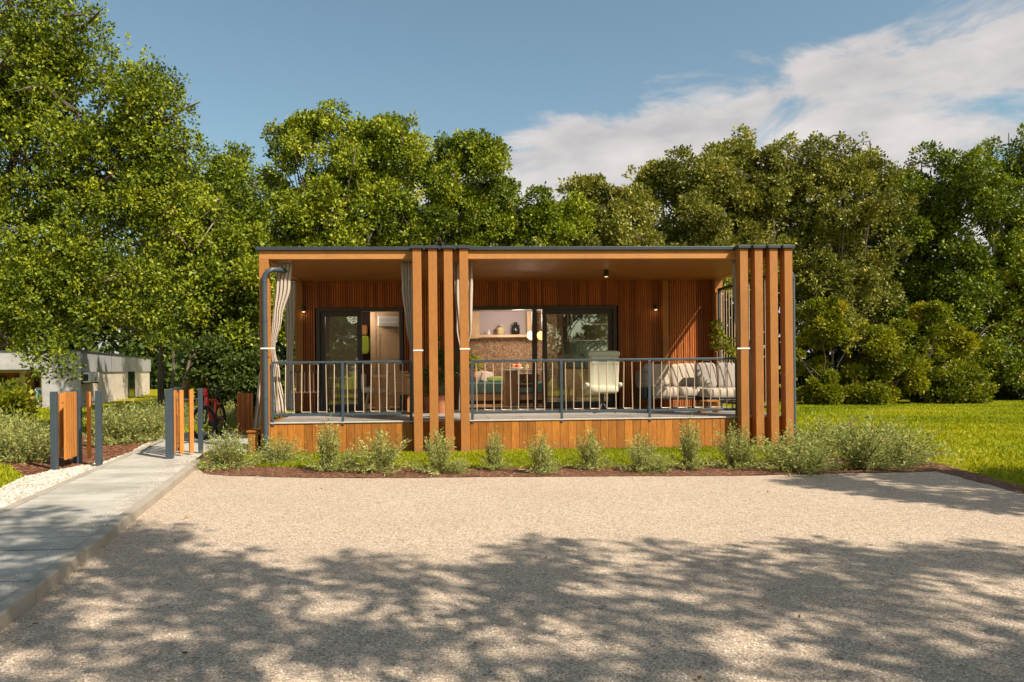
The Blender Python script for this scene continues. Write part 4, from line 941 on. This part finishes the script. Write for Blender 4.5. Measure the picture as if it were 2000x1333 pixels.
g2 = gate('right entrance gate wing of orange slats at the end of the kerb', (-3.9, 11.7, 0), None)
P1 = gr(331, 906, .0); P4 = gr(391, 893, 0)
x1, x4 = at(331, 800, 11.35).x, at(391.5, 800, 12.0).x
post(g2, x1, 11.35, .10, ZP); post(g2, x4, 12.0, .065)
post(g2, at(350, 800, 12.6).x, 12.6, .05, ZP)
slat_panel(g2, (x1 + .02, 11.5), (at(347, 800, 12.5).x, 12.5), 5, .11, .03, ZP + .06)
MB().rect_bar((x1, 11.4, HG + .01), (at(348, 800, 12.5).x, 12.57, HG + .01), .06, .03).build('top_bar', M['metal'], g2)
slat_panel(g2, (at(343, 800, 11.6).x, 11.62), (at(383, 800, 11.9).x, 11.9), 2, .07, .03, ZP + .03)
for z in (.27, .94): MB().tube([(at(378, 800, 11.9).x, 11.88, z), (x4, 12.0, z)], .010, 6).build('cross_rod', M['metal'], g2)

# ------------------------------------------------------------------ bicycle
def bike():
    Yf = 14.3; fx = at(397, 830, Yf).x; rx = at(428, 830, 15.15).x; Rw = .325
    F0 = Vector((fx, Yf, Rw + ZP)); R0 = Vector((rx, 15.2, Rw + ZP)); d = (F0 - R0).normalized(); up = Vector((0, 0, 1))
    t = thing('bicycle', 'red and black electric mountain bike parked behind the right gate', 'bicycle', (fx, Yf, ZP))
    def wheel(c, dirv, nm):
        w = bpy.data.objects.new(nm, None)
        side = dirv.cross(up).normalized()
        ring = lambda r, n=28: [c + dirv * math.cos(2 * math.pi * i / n) * r + up * math.sin(2 * math.pi * i / n) * r for i in range(n)]
        ty = MB().tube(ring(Rw - .03), .03, 8, True).build(nm, M['tyre'], t, True)
        MB().tube(ring(Rw - .068), .013, 6, True).build('rim', M['black'], ty, True)
        for o in [x for x in C.objects if x.parent == ty]: o.location = (0, 0, 0)
        sp = MB()
        for i in range(16):
            a = 2 * math.pi * i / 16; sp.tube([c + side * .02 * (1 if i % 2 else -1), c + (dirv * math.cos(a) + up * math.sin(a)) * (Rw - .07)], .0022, 4)
        tag(sp.build('spokes', M['metal'], ty), None, None, None, 'stuff')
        MB().tube([c - side * .05, c + side * .05], .025, 10).build('hub', M['black'], ty, True)
    steer = (d + Vector((-.55, 0, 0))).normalized()
    wheel(F0, steer, 'front_wheel'); wheel(R0, d, 'rear_wheel')
    hd = F0 - d * .16 + up * .42; bb = (F0 + R0) / 2 - d * .1 + up * -.03; sd = R0 + d * .22 + up * .40; sdt = R0 + d * .14 + up * .62
    for nm, pts, r in (('down_tube', [hd - up * .06, hd.lerp(bb, .5) , bb], [.04, .052, .06]), ('top_tube', [hd, sd], [.032, .026]), ('seat_tube', [bb, sd], .024), ('head_tube', [hd - up * .10 + d * .03, hd + up * .06 - d * .015], .036)):
        MB().tube(pts, r, 12).build(nm, M['red'], t, True)
    side = d.cross(up).normalized(); ss = steer.cross(up).normalized()
    for s in (-1, 1):
        MB().tube([bb + side * s * .05, R0 + side * s * .06], .013, 8).build('chain_stay', M['red'], t, True)
        MB().tube([sd + side * s * .03, R0 + side * s * .06], .011, 8).build('seat_stay', M['red'], t, True)
        MB().tube([hd - up * .10 + d * .03 + ss * s * .055, F0 + ss * s * .06], [.024, .017], 10).build('fork_leg', M['black'], t, True)
        MB().tube([bb + side * s * .08, bb + side * s * .1 + (d * .13 - up * .1) * s], .012, 8).build('crank', M['black'], t, True)
        pc = bb + side * s * .15 + (d * .13 - up * .1) * s; MB().box(tuple(pc - Vector((.05, .04, .012))), tuple(pc + Vector((.05, .04, .012)))).build('pedal', M['black'], t)
    MB().blob(bb, (.10, .10, .085), .7, None, 18, 12).build('motor', M['black'], t, True)
    hb = hd + up * .16 - d * .02
    MB().tube([hd + up * .05, hb], .02, 10).build('stem', M['black'], t, True)
    MB().tube([hb - ss * .34 + up * .03 - steer * .05, hb - ss * .12 + up * .01, hb + ss * .12 + up * .01, hb + ss * .34 + up * .03 - steer * .05], .014, 8).build('handlebar', M['black'], t, True)
    MB().blob(hb + up * .0 + steer * .04, (.055, .05, .075), .6, None, 14, 10).build('display', M['red'], t, True)
    MB().tube([sd, sdt], .014, 8).build('seat_post', M['black'], t, True)
    MB().blob(sdt + up * .02 + d * .02, (.07, .13, .028), .7, Matrix.Rotation(math.atan2(-d.x, d.y), 3, 'Z'), 18, 10).build('saddle', M['black'], t, True)
bike()

# ------------------------------------------------------------------ neighbouring house
def neighbour():
    N0 = at(157, 727, 30); ex = Vector((.975, .22, 0)); ey = Vector((-.22, .975, 0)); M4 = Matrix(((ex.x, ey.x, 0), (ex.y, ey.y, 0), (0, 0, 1)))
    org = Vector((N0.x, N0.y, 0))
    def side(px):     # distance along the side wall of the point seen at px
        k = (px - CX) / F; lo, hi = -5., 40.
        for _ in range(50):
            m_ = (lo + hi) / 2; p = org + ey * m_; v = p - Vector((0, 0, 0)); q = (v.dot(RT)) / v.dot(fw)
            if q < k: lo = m_
            else: hi = m_
        return lo
    def front(px):
        k = (px - CX) / F; lo, hi = -30., 5.
        for _ in range(50):
            m_ = (lo + hi) / 2; p = org + ex * m_; q = p.dot(RT) / p.dot(fw)
            if q < k: lo = m_
            else: hi = m_
        return lo
    def B(mb, nm, mat, par, sm=False, bv=0):
        mb.v = [tuple(org + M4 @ Vector(v)) for v in mb.v]; return mb.build(nm, M[mat], par, sm, bv)
    zr = at(157, 687, 30).z; zs = at(157, 727, 30).z; Ls = side(292)
    t = thing('neighbour_house', 'low grey and cream flat roofed house behind the left gate', 'house', org)
    f0 = front(82)
    B(MB().box((f0, 0, -.6), (0, Ls, zs - .002)), 'cream_wall', 'cream', t)
    B(MB().box((-7, .0, zs), (.06, Ls + .1, zr)), 'fascia', 'stucco', t)
    B(MB().box((-7.05, -.05, zr), (.1, Ls + .15, zr + .05)), 'roof_edge', 'cap', t)
    f0 = front(82)
    B(MB().box((f0, -.06, -.6), (.03, -.002, zr - .004)), 'grey_wall', 'stucco', t)
    zp = at(60, 722, 29.5).z
    B(MB().box((-16, -.5, zp), (f0 - .003, 6, zr - .08)), 'porch_fascia', 'stucco', t)
    B(MB().box((-16, 1.6, -.6), (f0 - .003, 1.8, zp - .003)), 'porch_back_wall', 'plank', t)
    B(MB().box((-16, -.3, -.5), (f0 - .003, 1.59, -.28)), 'porch_deck', 'deck', t)
    for a, b in ((2, 22), (43, 78), (-40, -15)):
        w = B(MB().box((front(a), 1.5, -.27), (front(b), 1.58, zp - .25)), 'glazed_door', 'frame', t)
        B(MB().box((front(a) + .06, 1.45, -.2), (front(b) - .06, 1.49, zp - .32)), 'pane', 'glass', w)
        for o in C.objects:
            if o.parent == w: o.location = (0, 0, 0)
    for x in (32, -50): B(MB().box((front(x), .4, -.27), (front(x) + .18, .6, zp - .003)), 'porch_post', 'oak', t)
    B(MB().box((.002, side(251), -.4), (.03, side(261), zs - .004)), 'slot_window', 'jug', t)
    for q in (250, 262): B(MB().box((.002, side(q) - .06, -.4), (.05, side(q) - .003, zs - .004)), 'window_frame', 'metal', t)
    for q in (190, 215, 238, 275): B(MB().box((.0605, side(q), zs + .003), (.066, side(q) + .03, zr - .003)), 'panel_joint', 'cap', t)
    ac = thing('air_conditioner', 'white outdoor air conditioner unit on the cream neighbour wall', 'air conditioner', org)
    y0, y1 = side(158), side(177); z0, z1 = at(170, 747, 31).z, zs - .03
    B(MB().box((.06, y0, z0), (.33, y1, z1)), 'casing', 'whitep', ac, False, .02)
    cy, cz = y0 * .42 + y1 * .58, (z0 + z1) / 2; r = (z1 - z0) * .38
    B(MB().tube([(.335, cy + r * math.cos(i * .3142), cz + r * math.sin(i * .3142)) for i in range(20)], .014, 6, True), 'fan_ring', 'stucco', ac, True)
    for i in range(4): B(MB().rect_bar((.334, cy, cz), (.334, cy + r * .9 * math.cos(i * 1.57), cz + r * .9 * math.sin(i * 1.57)), .07, .006), 'fan_blade', 'stucco', ac)
    B(MB().box((.08, y0 - .006, z0 + .06), (.27, y0 - .001, z1 - .06)), 'side_grille', 'black', ac)
    for y in (y0 + .12, y1 - .12): B(MB().box((.005, y - .02, z0 - .05), (.31, y + .02, z0 - .002)), 'bracket', 'metal', ac)
    dc = thing('deck_chair', 'white and blue reclining chair on the neighbour porch', 'deck chair', org); x0 = front(52)
    B(MB().rect_bar((x0 + .2, -.1, .15), (x0 + .45, .5, .78), .6, .05), 'backrest', 'whitep', dc, False, .01)
    B(MB().rect_bar((x0 + .27, -.02, .32), (x0 + .42, .36, .68), .28, .03), 'headrest', 'teal', dc, False, .01)
    B(MB().box((x0 - .1, -.9, .08), (x0 + .5, -.1, .14)), 'seat', 'whitep', dc, False, .01)
    for s_ in (0, .45):
        for yy_ in (-.8, -.15): B(MB().tube([(x0 + s_, yy_, -.28), (x0 + s_, yy_, .08)], .02, 6), 'leg', 'metal', dc)
neighbour()
# far sunlit field beyond the neighbour house is the ground itself

# ------------------------------------------------------------------ shrubs (silver herbs)
def herb_mesh(seed, h=.62, r=.30, stems=70, per=26, spread=.8):
    rg = np.random.default_rng(seed); st = []; cen = []; out = []; sm = MB(); rr = random.Random(seed)
    for i in range(stems):
        a = rg.uniform(0, 6.283); lean = rg.uniform(0, 1) ** .7 * spread; hh = h * rg.uniform(.55, 1.08) * (1 - .35 * lean)
        if rg.random() < .12: hh *= 1.22
        if i % 4 == 0: lean = rg.uniform(.9, 1.35); hh = h * rg.uniform(.08, .35)
        base = np.array([math.cos(a), math.sin(a), 0]) * rg.uniform(0, .10)
        end = np.array([math.cos(a) * r * lean * 1.25, math.sin(a) * r * lean * 1.25, hh]); ctrl = base * .5 + np.array([end[0] * .35, end[1] * .35, hh * .55])
        qs = np.linspace(.12, 1, per); P = ((1 - qs) ** 2)[:, None] * base + (2 * qs * (1 - qs))[:, None] * ctrl + (qs ** 2)[:, None] * end
        T = unit(np.gradient(P, axis=0)); cen.append(P + rg.normal(0, .009, P.shape)); out.append(T * .7 + unit(rg.normal(0, 1, P.shape)) * .75)
        st.append(np.full(per, rg.normal(0, .12)) + (1 - qs) * -.12)
        if i % 3 == 0: sm.tube([tuple(base), tuple(ctrl), tuple(end)], [.005, .0035, .0015], 4)
    cen = np.concatenate(cen); out = np.concatenate(out); tint = np.clip(.5 + np.concatenate(st) + rg.normal(0, .14, len(cen)), 0, .97)
    tint = np.where(rg.random(len(cen)) < .04, 1.0, tint)
    V = leaf_arrays(rg, cen, out, .046, .26, .1)
    return fast_mesh('foliage', V, 4, [(0, 1, 2, 3)], M['herb'], tint), sm.mesh('stems', M['stem'])
HM = [herb_mesh(100 + i, *p) for i, p in enumerate([(.62, .30, 120, 26, .8), (.78, .22, 110, 30, .65), (.55, .34, 120, 24, .95), (.66, .26, 110, 26, .75), (.50, .30, 100, 24, 1.0)])]
def shrub(label, x, y, s, v, grp, sxy=1.0, z=0):
    t = thing('herb_shrub', label, 'shrub', (x, y, z), grp); t.scale = (s * sxy, s * sxy, s); t.rotation_euler.z = rnd.uniform(0, 6.28)
    for nm, me in zip(('foliage', 'stems'), HM[v]):
        o = bpy.data.objects.new(nm, me); C.objects.link(o); o.parent = t
        if nm == 'foliage': o['kind'] = 'stuff'
    return t
G1 = 'silvery shrubs along the front bed'
fs = [(452, 915, 832, 1.0, 0, 'silvery shrub at the left end of the bed beside the step'), (425, 912, 868, 1.1, 4, 'low straggly silvery shrub at the gate end of the bed'), (545, 908, 848, 1.1, 2, 'silvery shrub in front of the left downpipe'), (645, 920, 812, .8, 1, 'tall pointed silvery shrub in front of the left railing post'),
      (682, 921, 880, 1.0, 4, 'small silvery shrub beside the tall pointed one'), (743, 920, 832, 1.15, 0, 'silvery shrub in front of the wicker chair'), (858, 922, 838, .8, 3, 'silvery shrub in front of the centre fins'),
      (897, 922, 893, 1.0, 4, 'low silvery shrub right of the centre fins shrub'), (966, 922, 836, .75, 1, 'pointed silvery shrub in front of the teal bench side'), (1058, 924, 838, .7, 3, 'silvery shrub in front of the dining bench side'), (1070, 927, 890, .9, 4, 'low silvery shrub spreading onto the gravel'),
      (1154, 920, 840, .7, 3, 'round silvery shrub in front of the swivel chair'), (1255, 921, 845, .85, 0, 'silvery shrub in front of the sofa railing post'), (1282, 922, 890, .9, 4, 'low silvery shrub under the sofa side'), (1350, 918, 818, .7, 1, 'tall dark silvery shrub in front of the armchair'),
      (1440, 915, 830, .95, 0, 'silvery shrub left of the right fins'), (1462, 917, 885, .9, 4, 'low silvery shrub at the foot of the first right fin'), (1545, 918, 840, 1.15, 2, 'broad brownish silvery shrub in front of the right fins'), (1590, 918, 850, 1.0, 0, 'silvery shrub right of the right downpipe'),
      (1600, 890, 805, 1.0, 2, 'silvery shrub on the lawn behind the right downpipe'), (1688, 916, 810, 1.0, 0, 'large silvery shrub second from the bed end'), (1645, 884, 812, .9, 3, 'silvery shrub behind the large ones at right'), (1768, 910, 822, 1.15, 2, 'large silvery shrub at the right end of the bed'), (1735, 900, 825, 1.0, 0, 'silvery shrub behind the bed end shrub')]
for (px, pb_, pt, wd, v, lb) in fs:
    p = gr(px + rnd.uniform(-5, 5), pb_ + rnd.uniform(-4, 3)); top = at(px, pt + rnd.uniform(-8, 8), p.y).z; hm = (.62, .80, .52, .66, .48)[v]; s = top / hm * .97
    shrub(lb, p.x, p.y, s, v, G1, min(1.9, wd * (1.25 if v in (0, 2, 4) else 1.5)))
G2 = 'silvery shrubs in the left border'
hs = [(22, 899, 805, 1.0, 0), (58, 903, 815, .95, 2), (88, 888, 825, .8, 3), (-25, 897, 795, 1.1, 2), (215, 868, 792, 1.2, 0), (245, 866, 785, 1.1, 2), (275, 862, 790, 1.1, 3), (305, 862, 788, 1.1, 0), (232, 850, 790, 1.2, 2), (285, 846, 782, 1.2, 0), (325, 848, 790, 1.0, 2), (345, 838, 790, 1.1, 3), (367, 832, 785, 1.1, 0), (385, 830, 790, 1.0, 2), (450, 832, 782, 1.2, 0), (440, 845, 800, .9, 4)]
names = ['at the left picture edge by the grass', 'in front of the neighbour porch', 'tucked behind the left gate post', 'cut by the left picture edge', 'just right of the left gate wing', 'under the air conditioner', 'below the dark slot window of the neighbour house', 'at the right end of the border row', 'behind the row right of the left gate', 'behind the row below the slot window', 'between border row and right gate', 'behind the slats of the right gate', 'behind the right gate slats near the pale trunk', 'left of the bicycle front wheel', 'between bicycle and dark screen', 'low one beside the bicycle rear wheel']
for i, ((px, pb_, pt, wd, v), nm) in enumerate(zip(hs, names)):
    p = gr(px, pb_); top = at(px, pt, p.y).z; hm = (.62, .80, .52, .66, .48)[v]
    shrub('silvery shrub ' + nm, p.x, p.y, top / hm, v, G2, wd)

# ------------------------------------------------------------------ trees
T = M['oakleaf']; T2 = M['oakleaf2']
GB = 'trees around the cabin'
e1 = px_ell([(40, 30, 130, 90), (120, 70, 90, 65), (20, 150, 120, 80), (235, 150, 75, 55, .4), (285, 165, 48, 45, .5), (150, 220, 150, 95), (290, 250, 75, 65), (335, 300, 48, 60), (325, 240, 50, 50), (300, 195, 50, 45), (345, 375, 42, 60), (330, 450, 50, 55), (200, 330, 110, 90, .6), (110, 430, 120, 90, .6), (90, 180, 110, 90, .6), (250, 350, 115, 85, .3), (60, 320, 140, 110), (300, 400, 70, 60), (60, 470, 140, 90, -.4), (200, 470, 130, 80), (60, 590, 110, 80, -.6), (180, 590, 110, 70), (280, 560, 90, 80), (300, 650, 55, 45), (20, 670, 60, 40, -.8), (95, 690, 48, 26, -.8), (-90, 250, 150, 220), (-90, 560, 130, 130)], 15.5, .75)
tree('oak_tree', 'large spreading oak filling the left edge, branches over the neighbour house', 'tree', 31, e1, (-10.6, 16, 0), 140000, .078, T, tr=.26, group=GB, branches=60, clump_r=(.26, .50), clumps=820, tuft=.13, per=12, shell=.5, sprigs=.22, base_tint=.33)
e2 = px_ell([(360, 450, 60, 60), (420, 430, 70, 60), (450, 530, 90, 80), (370, 560, 80, 60), (340, 640, 70, 50), (450, 620, 70, 60)], 21, .7)
tree('slender_tree', 'pale trunked tree behind the right gate', 'tree', 32, e2, (at(365, 780, 21).x, 21, 0), 42000, .11, T, 'palebark', .13, GB, 40, clump_r=(.35, .65), tuft=.19)
SKY = [(395, 400), (410, 350), (425, 308), (445, 322), (462, 300), (480, 285), (500, 318), (515, 322), (540, 262), (562, 240), (590, 235), (615, 212), (640, 200), (668, 210), (690, 235), (720, 236), (740, 234), (765, 224), (790, 226), (806, 250), (822, 288), (842, 300), (852, 268), (872, 264), (900, 268), (918, 262), (930, 254), (945, 268), (958, 300), (970, 345), (990, 366), (1020, 388), (1050, 374), (1080, 376), (1110, 378), (1130, 352), (1160, 356), (1190, 350), (1220, 342), (1240, 355), (1262, 318), (1290, 300), (1318, 306), (1345, 308), (1370, 318), (1395, 288), (1425, 292), (1445, 272), (1460, 256), (1485, 278), (1510, 270), (1540, 274), (1570, 284), (1600, 264), (1640, 258), (1665, 272), (1700, 270), (1720, 296), (1745, 316), (1775, 300), (1800, 318), (1822, 290), (1840, 308), (1858, 318), (1880, 288), (1900, 282), (1925, 256), (1945, 270), (1970, 244), (2000, 246), (2060, 250), (2120, 260)]
def sky_y(x):
    for p, q in zip(SKY[:-1], SKY[1:]):
        if p[0] <= x <= q[0]: return p[1] + (q[1] - p[1]) * (x - p[0]) / (q[0] - p[0])
    return 300
def wall_ells(x0, x1, Y, bottom, seed):
    rg = random.Random(seed); out = []
    for (x, y) in SKY:
        if x0 <= x <= x1: r = rg.uniform(15, 24); out.append((x, y + r * 1.05, r, r * rg.uniform(.9, 1.25), rg.uniform(-.5, .9)))
    x = x0 + 10
    while x <= x1: out.append((x, sky_y(x) + 58, rg.uniform(30, 40), rg.uniform(30, 42), rg.uniform(-.9, .7))); x += rg.uniform(20, 30)
    yo = 115
    while sky_y((x0 + x1) / 2) + yo < bottom:
        x = x0 + rg.uniform(0, 20)
        while x <= x1:
            out.append((x, sky_y(x) + yo + rg.uniform(-14, 14), rg.uniform(38, 60), rg.uniform(34, 52), rg.uniform(-1.2, .8))); x += rg.uniform(34, 56)
        yo += 46
    return px_ell(out, Y, .8)
W_ = dict(clump_r=(.28, .55), tuft=.18, per=10, shell=.5, sprigs=.34)
def wtree(label, x0, x1, Y, bottom, n, size, mat, tr, seed, tint, br=46, **kw):
    e = wall_ells(x0, x1, Y, bottom, seed); A = sum(q[3] * q[5] for q in e)
    tree('oak_tree', label, 'tree', seed, e, (at((x0 + x1) / 2, 800, Y + .5).x, Y + .5, 0), n, size, mat, tr=tr, group=GB, branches=br, base_tint=tint, clumps=int(A * 8), **{**W_, **kw})
wtree('narrow oak with two small tips left of the cabin roof', 405, 508, 22.5, 760, 52000, .105, T, .15, 34, .34)
wtree('bright high oak crown rising behind the left half of the cabin', 515, 815, 24, 520, 96000, .115, T, .2, 33, .50, 80)
wtree('darker oak with ragged twin tips behind the centre fins', 822, 972, 25, 520, 40000, .12, T, .16, 35, .30)
wtree('low tree with thin upright twigs behind the large glass door', 975, 1115, 25.5, 520, 24000, .12, T, .12, 36, .44)
wtree('olive low crown with even top behind the terrace ceiling lamp', 1118, 1250, 26.5, 520, 28000, .125, T2, .14, 37, .42)
wtree('airy rounded oak crown behind the garden sofa end of the cabin', 1255, 1385, 28, 520, 36000, .13, T2, .16, 38, .36)
wtree('broad olive oak with pointed top above the right fins', 1390, 1578, 28.5, 560, 60000, .13, T2, .2, 39, .46, 60)
wtree('olive oak with small sky hole just right of the fins', 1582, 1738, 28, 680, 70000, .13, T2, .19, 40, .40, 60)
wtree('dark thin crowned oak with sky showing through, second from the right edge', 1745, 1868, 29, 700, 46000, .13, T, .18, 41, .22, 60)
wtree('tall green oak at the right picture edge', 1874, 2110, 27.5, 720, 84000, .125, T, .22, 42, .34, 70)
# bushes
GS = 'bushes at the far lawn edge'
def bush(label, ells, Y, n, seed, mat='bushleaf', **kw):
    e = px_ell(ells, Y, .8); t = thing('bush', label, 'bush', (e[0][0], e[0][1], 0), GS)
    me, cc, cr = crown_mesh('foliage', seed, e, n, kw.pop('leaf', .11), M[mat], **{**dict(clump_r=(.14, .46), tuft=.17, per=9, shell=.45, sprigs=.9), **kw}); o = link('foliage', me, t); o['kind'] = 'stuff'
    sb = MB(); rg = random.Random(seed); b = Vector((e[0][0], e[0][1], -.05))
    k_ = .25 if Y < 15 else 1
    for i in range(14 if Y > 15 else 4):
        c = Vector(cc[rg.randrange(len(cc))]); sb.tube([b + Vector((rg.uniform(-.4, .4) * k_, rg.uniform(-.3, .3) * k_, 0)), b.lerp(c, .5) + Vector((rg.uniform(-.2, .2) * k_, 0, .2 * k_)), c], [.035 * k_, .022 * k_, .01 * k_], 5)
    sb.build('stems', M['bark'], t, True)
bush('bright yellow green bush just right of the downpipe', [(1620, 640, 55, 45), (1600, 700, 50, 50), (1640, 750, 60, 50), (1590, 770, 40, 30)], 25.3, 26000, 51, base_tint=.5)
bush('large rounded bush in the middle of the lawn edge', [(1710, 690, 60, 50), (1690, 760, 60, 40), (1740, 745, 60, 50)], 25.0, 22000, 52, base_tint=.5)
bush('tall bush with reddish tips right of the rounded one', [(1800, 640, 55, 45), (1830, 690, 60, 50), (1790, 740, 60, 50)], 25.4, 22000, 53, base_tint=.5)
bush('low dark bush at the right end of the bush row', [(1865, 755, 55, 32), (1900, 770, 30, 18)], 24.8, 12000, 54, base_tint=.3)
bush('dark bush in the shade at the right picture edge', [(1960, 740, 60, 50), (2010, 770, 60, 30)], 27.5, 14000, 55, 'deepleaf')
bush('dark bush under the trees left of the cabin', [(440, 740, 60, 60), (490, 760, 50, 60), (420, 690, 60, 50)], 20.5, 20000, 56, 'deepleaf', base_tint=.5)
bush('low bright green plant by the neighbour porch', [(20, 792, 30, 16), (0, 815, 26, 18)], 14.2, 6000, 57)
bush('leafy climber on the right terrace screen', [(1404, 640, 3, 6), (1402, 655, 5, 5), (1409, 668, 5, 5), (1400, 680, 4, 6), (1417, 684, 7, 4), (1430, 692, 8, 4), (1436, 700, 5, 8), (1424, 672, 3, 4)], 14.0, 900, 58, base_tint=.6, clump_r=(.05, .1), tuft=.06, leaf=.06, clumps=26, sprigs=.3)
def potted(label, px, py, Y, r, h, potr, poth, zbase, seed, mat, n):
    c = at(px, py, Y); t = thing('potted_plant', label, 'plant', (c.x, Y, zbase))
    MB().lathe([(potr * .7, 0), (potr, poth), (potr * .88, poth), (potr * .85, poth - .03)], (c.x, Y, zbase), 18).build('pot', M['terra'], t, True)
    me, cc, _ = crown_mesh('foliage', seed, [(c.x, Y, zbase + poth + h * .5, r, r, h * .5)], n, .06, M[mat], clump_r=(.05, .11), tuft=.06, per=7, shell=.3, clumps=24); o = link('foliage', me, t); o['kind'] = 'stuff'
    sb = MB()
    for q in range(8): sb.tube([(c.x, Y, zbase + poth - .03), (c.x + .02 * (q - 4), Y, zbase + poth + h * .2), tuple(Vector(cc[q * 2]))], [.008, .006, .003], 5)
    sb.build('stems', M['stem'], t, True)
potted('leafy green plant in a terracotta pot behind the centre fins', 862, 760, 14.2, .26, 1.0, .17, .34, ZF, 91, 'deepleaf', 1600)
potted('second leafy plant in a terracotta pot just left of the centre fins', 843, 775, 14.6, .2, .6, .16, .30, ZF, 92, 'bushleaf', 900)
potted('small yellow green plant in a pot beside the long railing left end', 926, 745, D + .3, .07, .16, .06, .22, 1.16, 93, 'bushleaf', 260)
pt = [o for o in C.objects if o.name.startswith('potted_plant')][-1]
MB().box((pt.location.x - .05, D + .06, 1.15), (pt.location.x + .05, D + .36, 1.158)).build('rail_bracket', M['metal'], pt)
# slim far trunks
GT = 'slim trunks in the field behind the gate'
for i, (px, pb_, w, Y, lb) in enumerate(((315, 783, .11, 26, 'slim dark trunk between neighbour house and pale trunk'), (405, 775, .09, 29, 'thin dark trunk above the bicycle'), (335, 760, .07, 38, 'thinnest far trunk in the sunlit field'))):
    p = at(px, pb_, Y); e = px_ell([(px, 600, 60, 50), (px + 20, 540, 60, 50), (px + 20, 440, 50, 60), (px - 10, 380, 45, 50)], Y, .8)
    tree('slim_tree', lb, 'tree', 60 + i, e, (p.x, Y, 0), 14000, .14, M['deepleaf'], tr=w, group=GT, branches=14, clump_r=(.4, .8), tuft=.2)
# woodland mass behind everything
def woods(name, label, seed, x0, x1, Y, z1, n, size):
    rg = np.random.default_rng(seed); nc = int((x1 - x0) * 8); cx = rg.uniform(x0, x1, nc); cz = rg.uniform(0, z1, nc); cy = Y + rg.uniform(-1.5, 2.5, nc); k = rg.integers(0, nc, n)
    d = unit(rg.normal(0, 1, (n, 3))); P = np.stack([cx[k], cy[k], cz[k]], 1) + d * rg.uniform(.5, 1.5, (n, 1)); P[:, 2] = np.abs(P[:, 2])
    me = fast_mesh(name, leaf_arrays(rg, P, d, size, .6), 4, [(0, 1, 2, 3)], M['deepleaf'], np.clip(rg.normal(.4, .2, n), 0, 1)); tag(link(name, me), label, None, None, 'stuff')
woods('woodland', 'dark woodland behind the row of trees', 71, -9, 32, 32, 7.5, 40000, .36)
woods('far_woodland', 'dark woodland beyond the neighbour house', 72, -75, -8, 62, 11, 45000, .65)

# shade trees behind the camera (they throw the dappled shade and are mirrored in the glass)
def shade_tree(label, seed, region, zr, n_cl, n_leaf, base, gr_=None, size=.10, cr=(.35, .75), keep=None):
    rg = np.random.default_rng(seed); x0, x1, y0, y1 = region; sx = rg.uniform(x0, x1, n_cl * 3); sy = rg.uniform(y0, y1, n_cl * 3)
    if keep is not None:
        m = keep(sx, sy); sx, sy = sx[m], sy[m]
    sx, sy = sx[:n_cl], sy[:n_cl]; z = rg.uniform(*zr, len(sx)); c = np.stack([sx + z / 1.39, sy - z / 1.39, z], 1)
    ells = [(*p, .25, .25, .18) for p in c]
    t = thing('oak_tree', label, 'tree', base, 'trees behind the viewer')
    r_ = rg.uniform(*cr, len(c)); per = 9; nt = n_leaf // per; k = rg.choice(len(c), nt, p=r_ ** 2 / (r_ ** 2).sum()); d = unit(rg.normal(0, 1, (nt, 3))); tp = c[k] + d * (rg.uniform(.2, 1, nt) * r_[k])[:, None] * np.array([1, 1, .7])
    lk = np.repeat(np.arange(nt), per); ld = unit(rg.normal(0, 1, (len(lk), 3)) + d[lk] * .6); lp = tp[lk] + ld * rg.uniform(0, .2, (len(lk), 1))
    me = fast_mesh('crown', leaf_arrays(rg, lp, ld, size), 4, [(0, 1, 2, 3)], T, np.clip(rg.normal(.4, .17, len(lk)), 0, 1)); link('crown', me, t)
    B = Vector(base); mid = Vector((c[:, 0].mean(), c[:, 1].mean(), 0)); fork = Vector((B.x * .6 + mid.x * .4, B.y * .6 + mid.y * .4, zr[0] * .6))
    MB().tube([B, B.lerp(fork, .5), fork], [.28, .22, .18], 10).build('trunk', M['bark'], t, True); lb = MB()
    rr = random.Random(seed)
    for i in rr.sample(range(len(c)), min(26, len(c))):
        p = Vector(c[i]); lb.tube([fork, fork.lerp(p, .55) + Vector((0, 0, .7)), p], [.08, .045, .015], 6)
    lb.build('branches', M['bark'], t, True)
def keep_main(sx, sy):
    lim = 5.75 + np.clip(-1.6 - sx, 0, 2.4) * .75 - np.clip(sx - 2.0, 0, 9) * .42 + .22 * np.sin(sx * 2.1) + .15 * np.sin(sx * 4.7 + 1); return sy < lim
shade_tree('tall oak behind the viewer shading the gravel', 81, (-6.5, 7.5, -6, 7.7), (5.5, 9), 980, 86000, (7.5, -6.5, 0), keep=keep_main, size=.135, cr=(.18, .42))
shade_tree('oak right of the yard shading its far right corner', 82, (4.2, 9.5, 6.0, 9.4), (4.6, 6.5), 120, 22000, (12.5, 2.0, 0), size=.13, keep=lambda x, y: (y < 9.25) & (y > 6.9 - (x - 5) * .35) & (x > 4.2 + abs(y - 8.3) * .8), cr=(.14, .34))
shade_tree('tree across the yard opposite the cabin', 83, (-14, 2, -22, -12), (1.0, 10), 240, 42000, (-3, -22, 0), size=.24, cr=(.6, 1.1))
shade_tree('second tree across the yard opposite the cabin', 84, (-4, 14, -24, -14), (1.0, 10), 240, 42000, (8, -24, 0), size=.24, cr=(.6, 1.1))
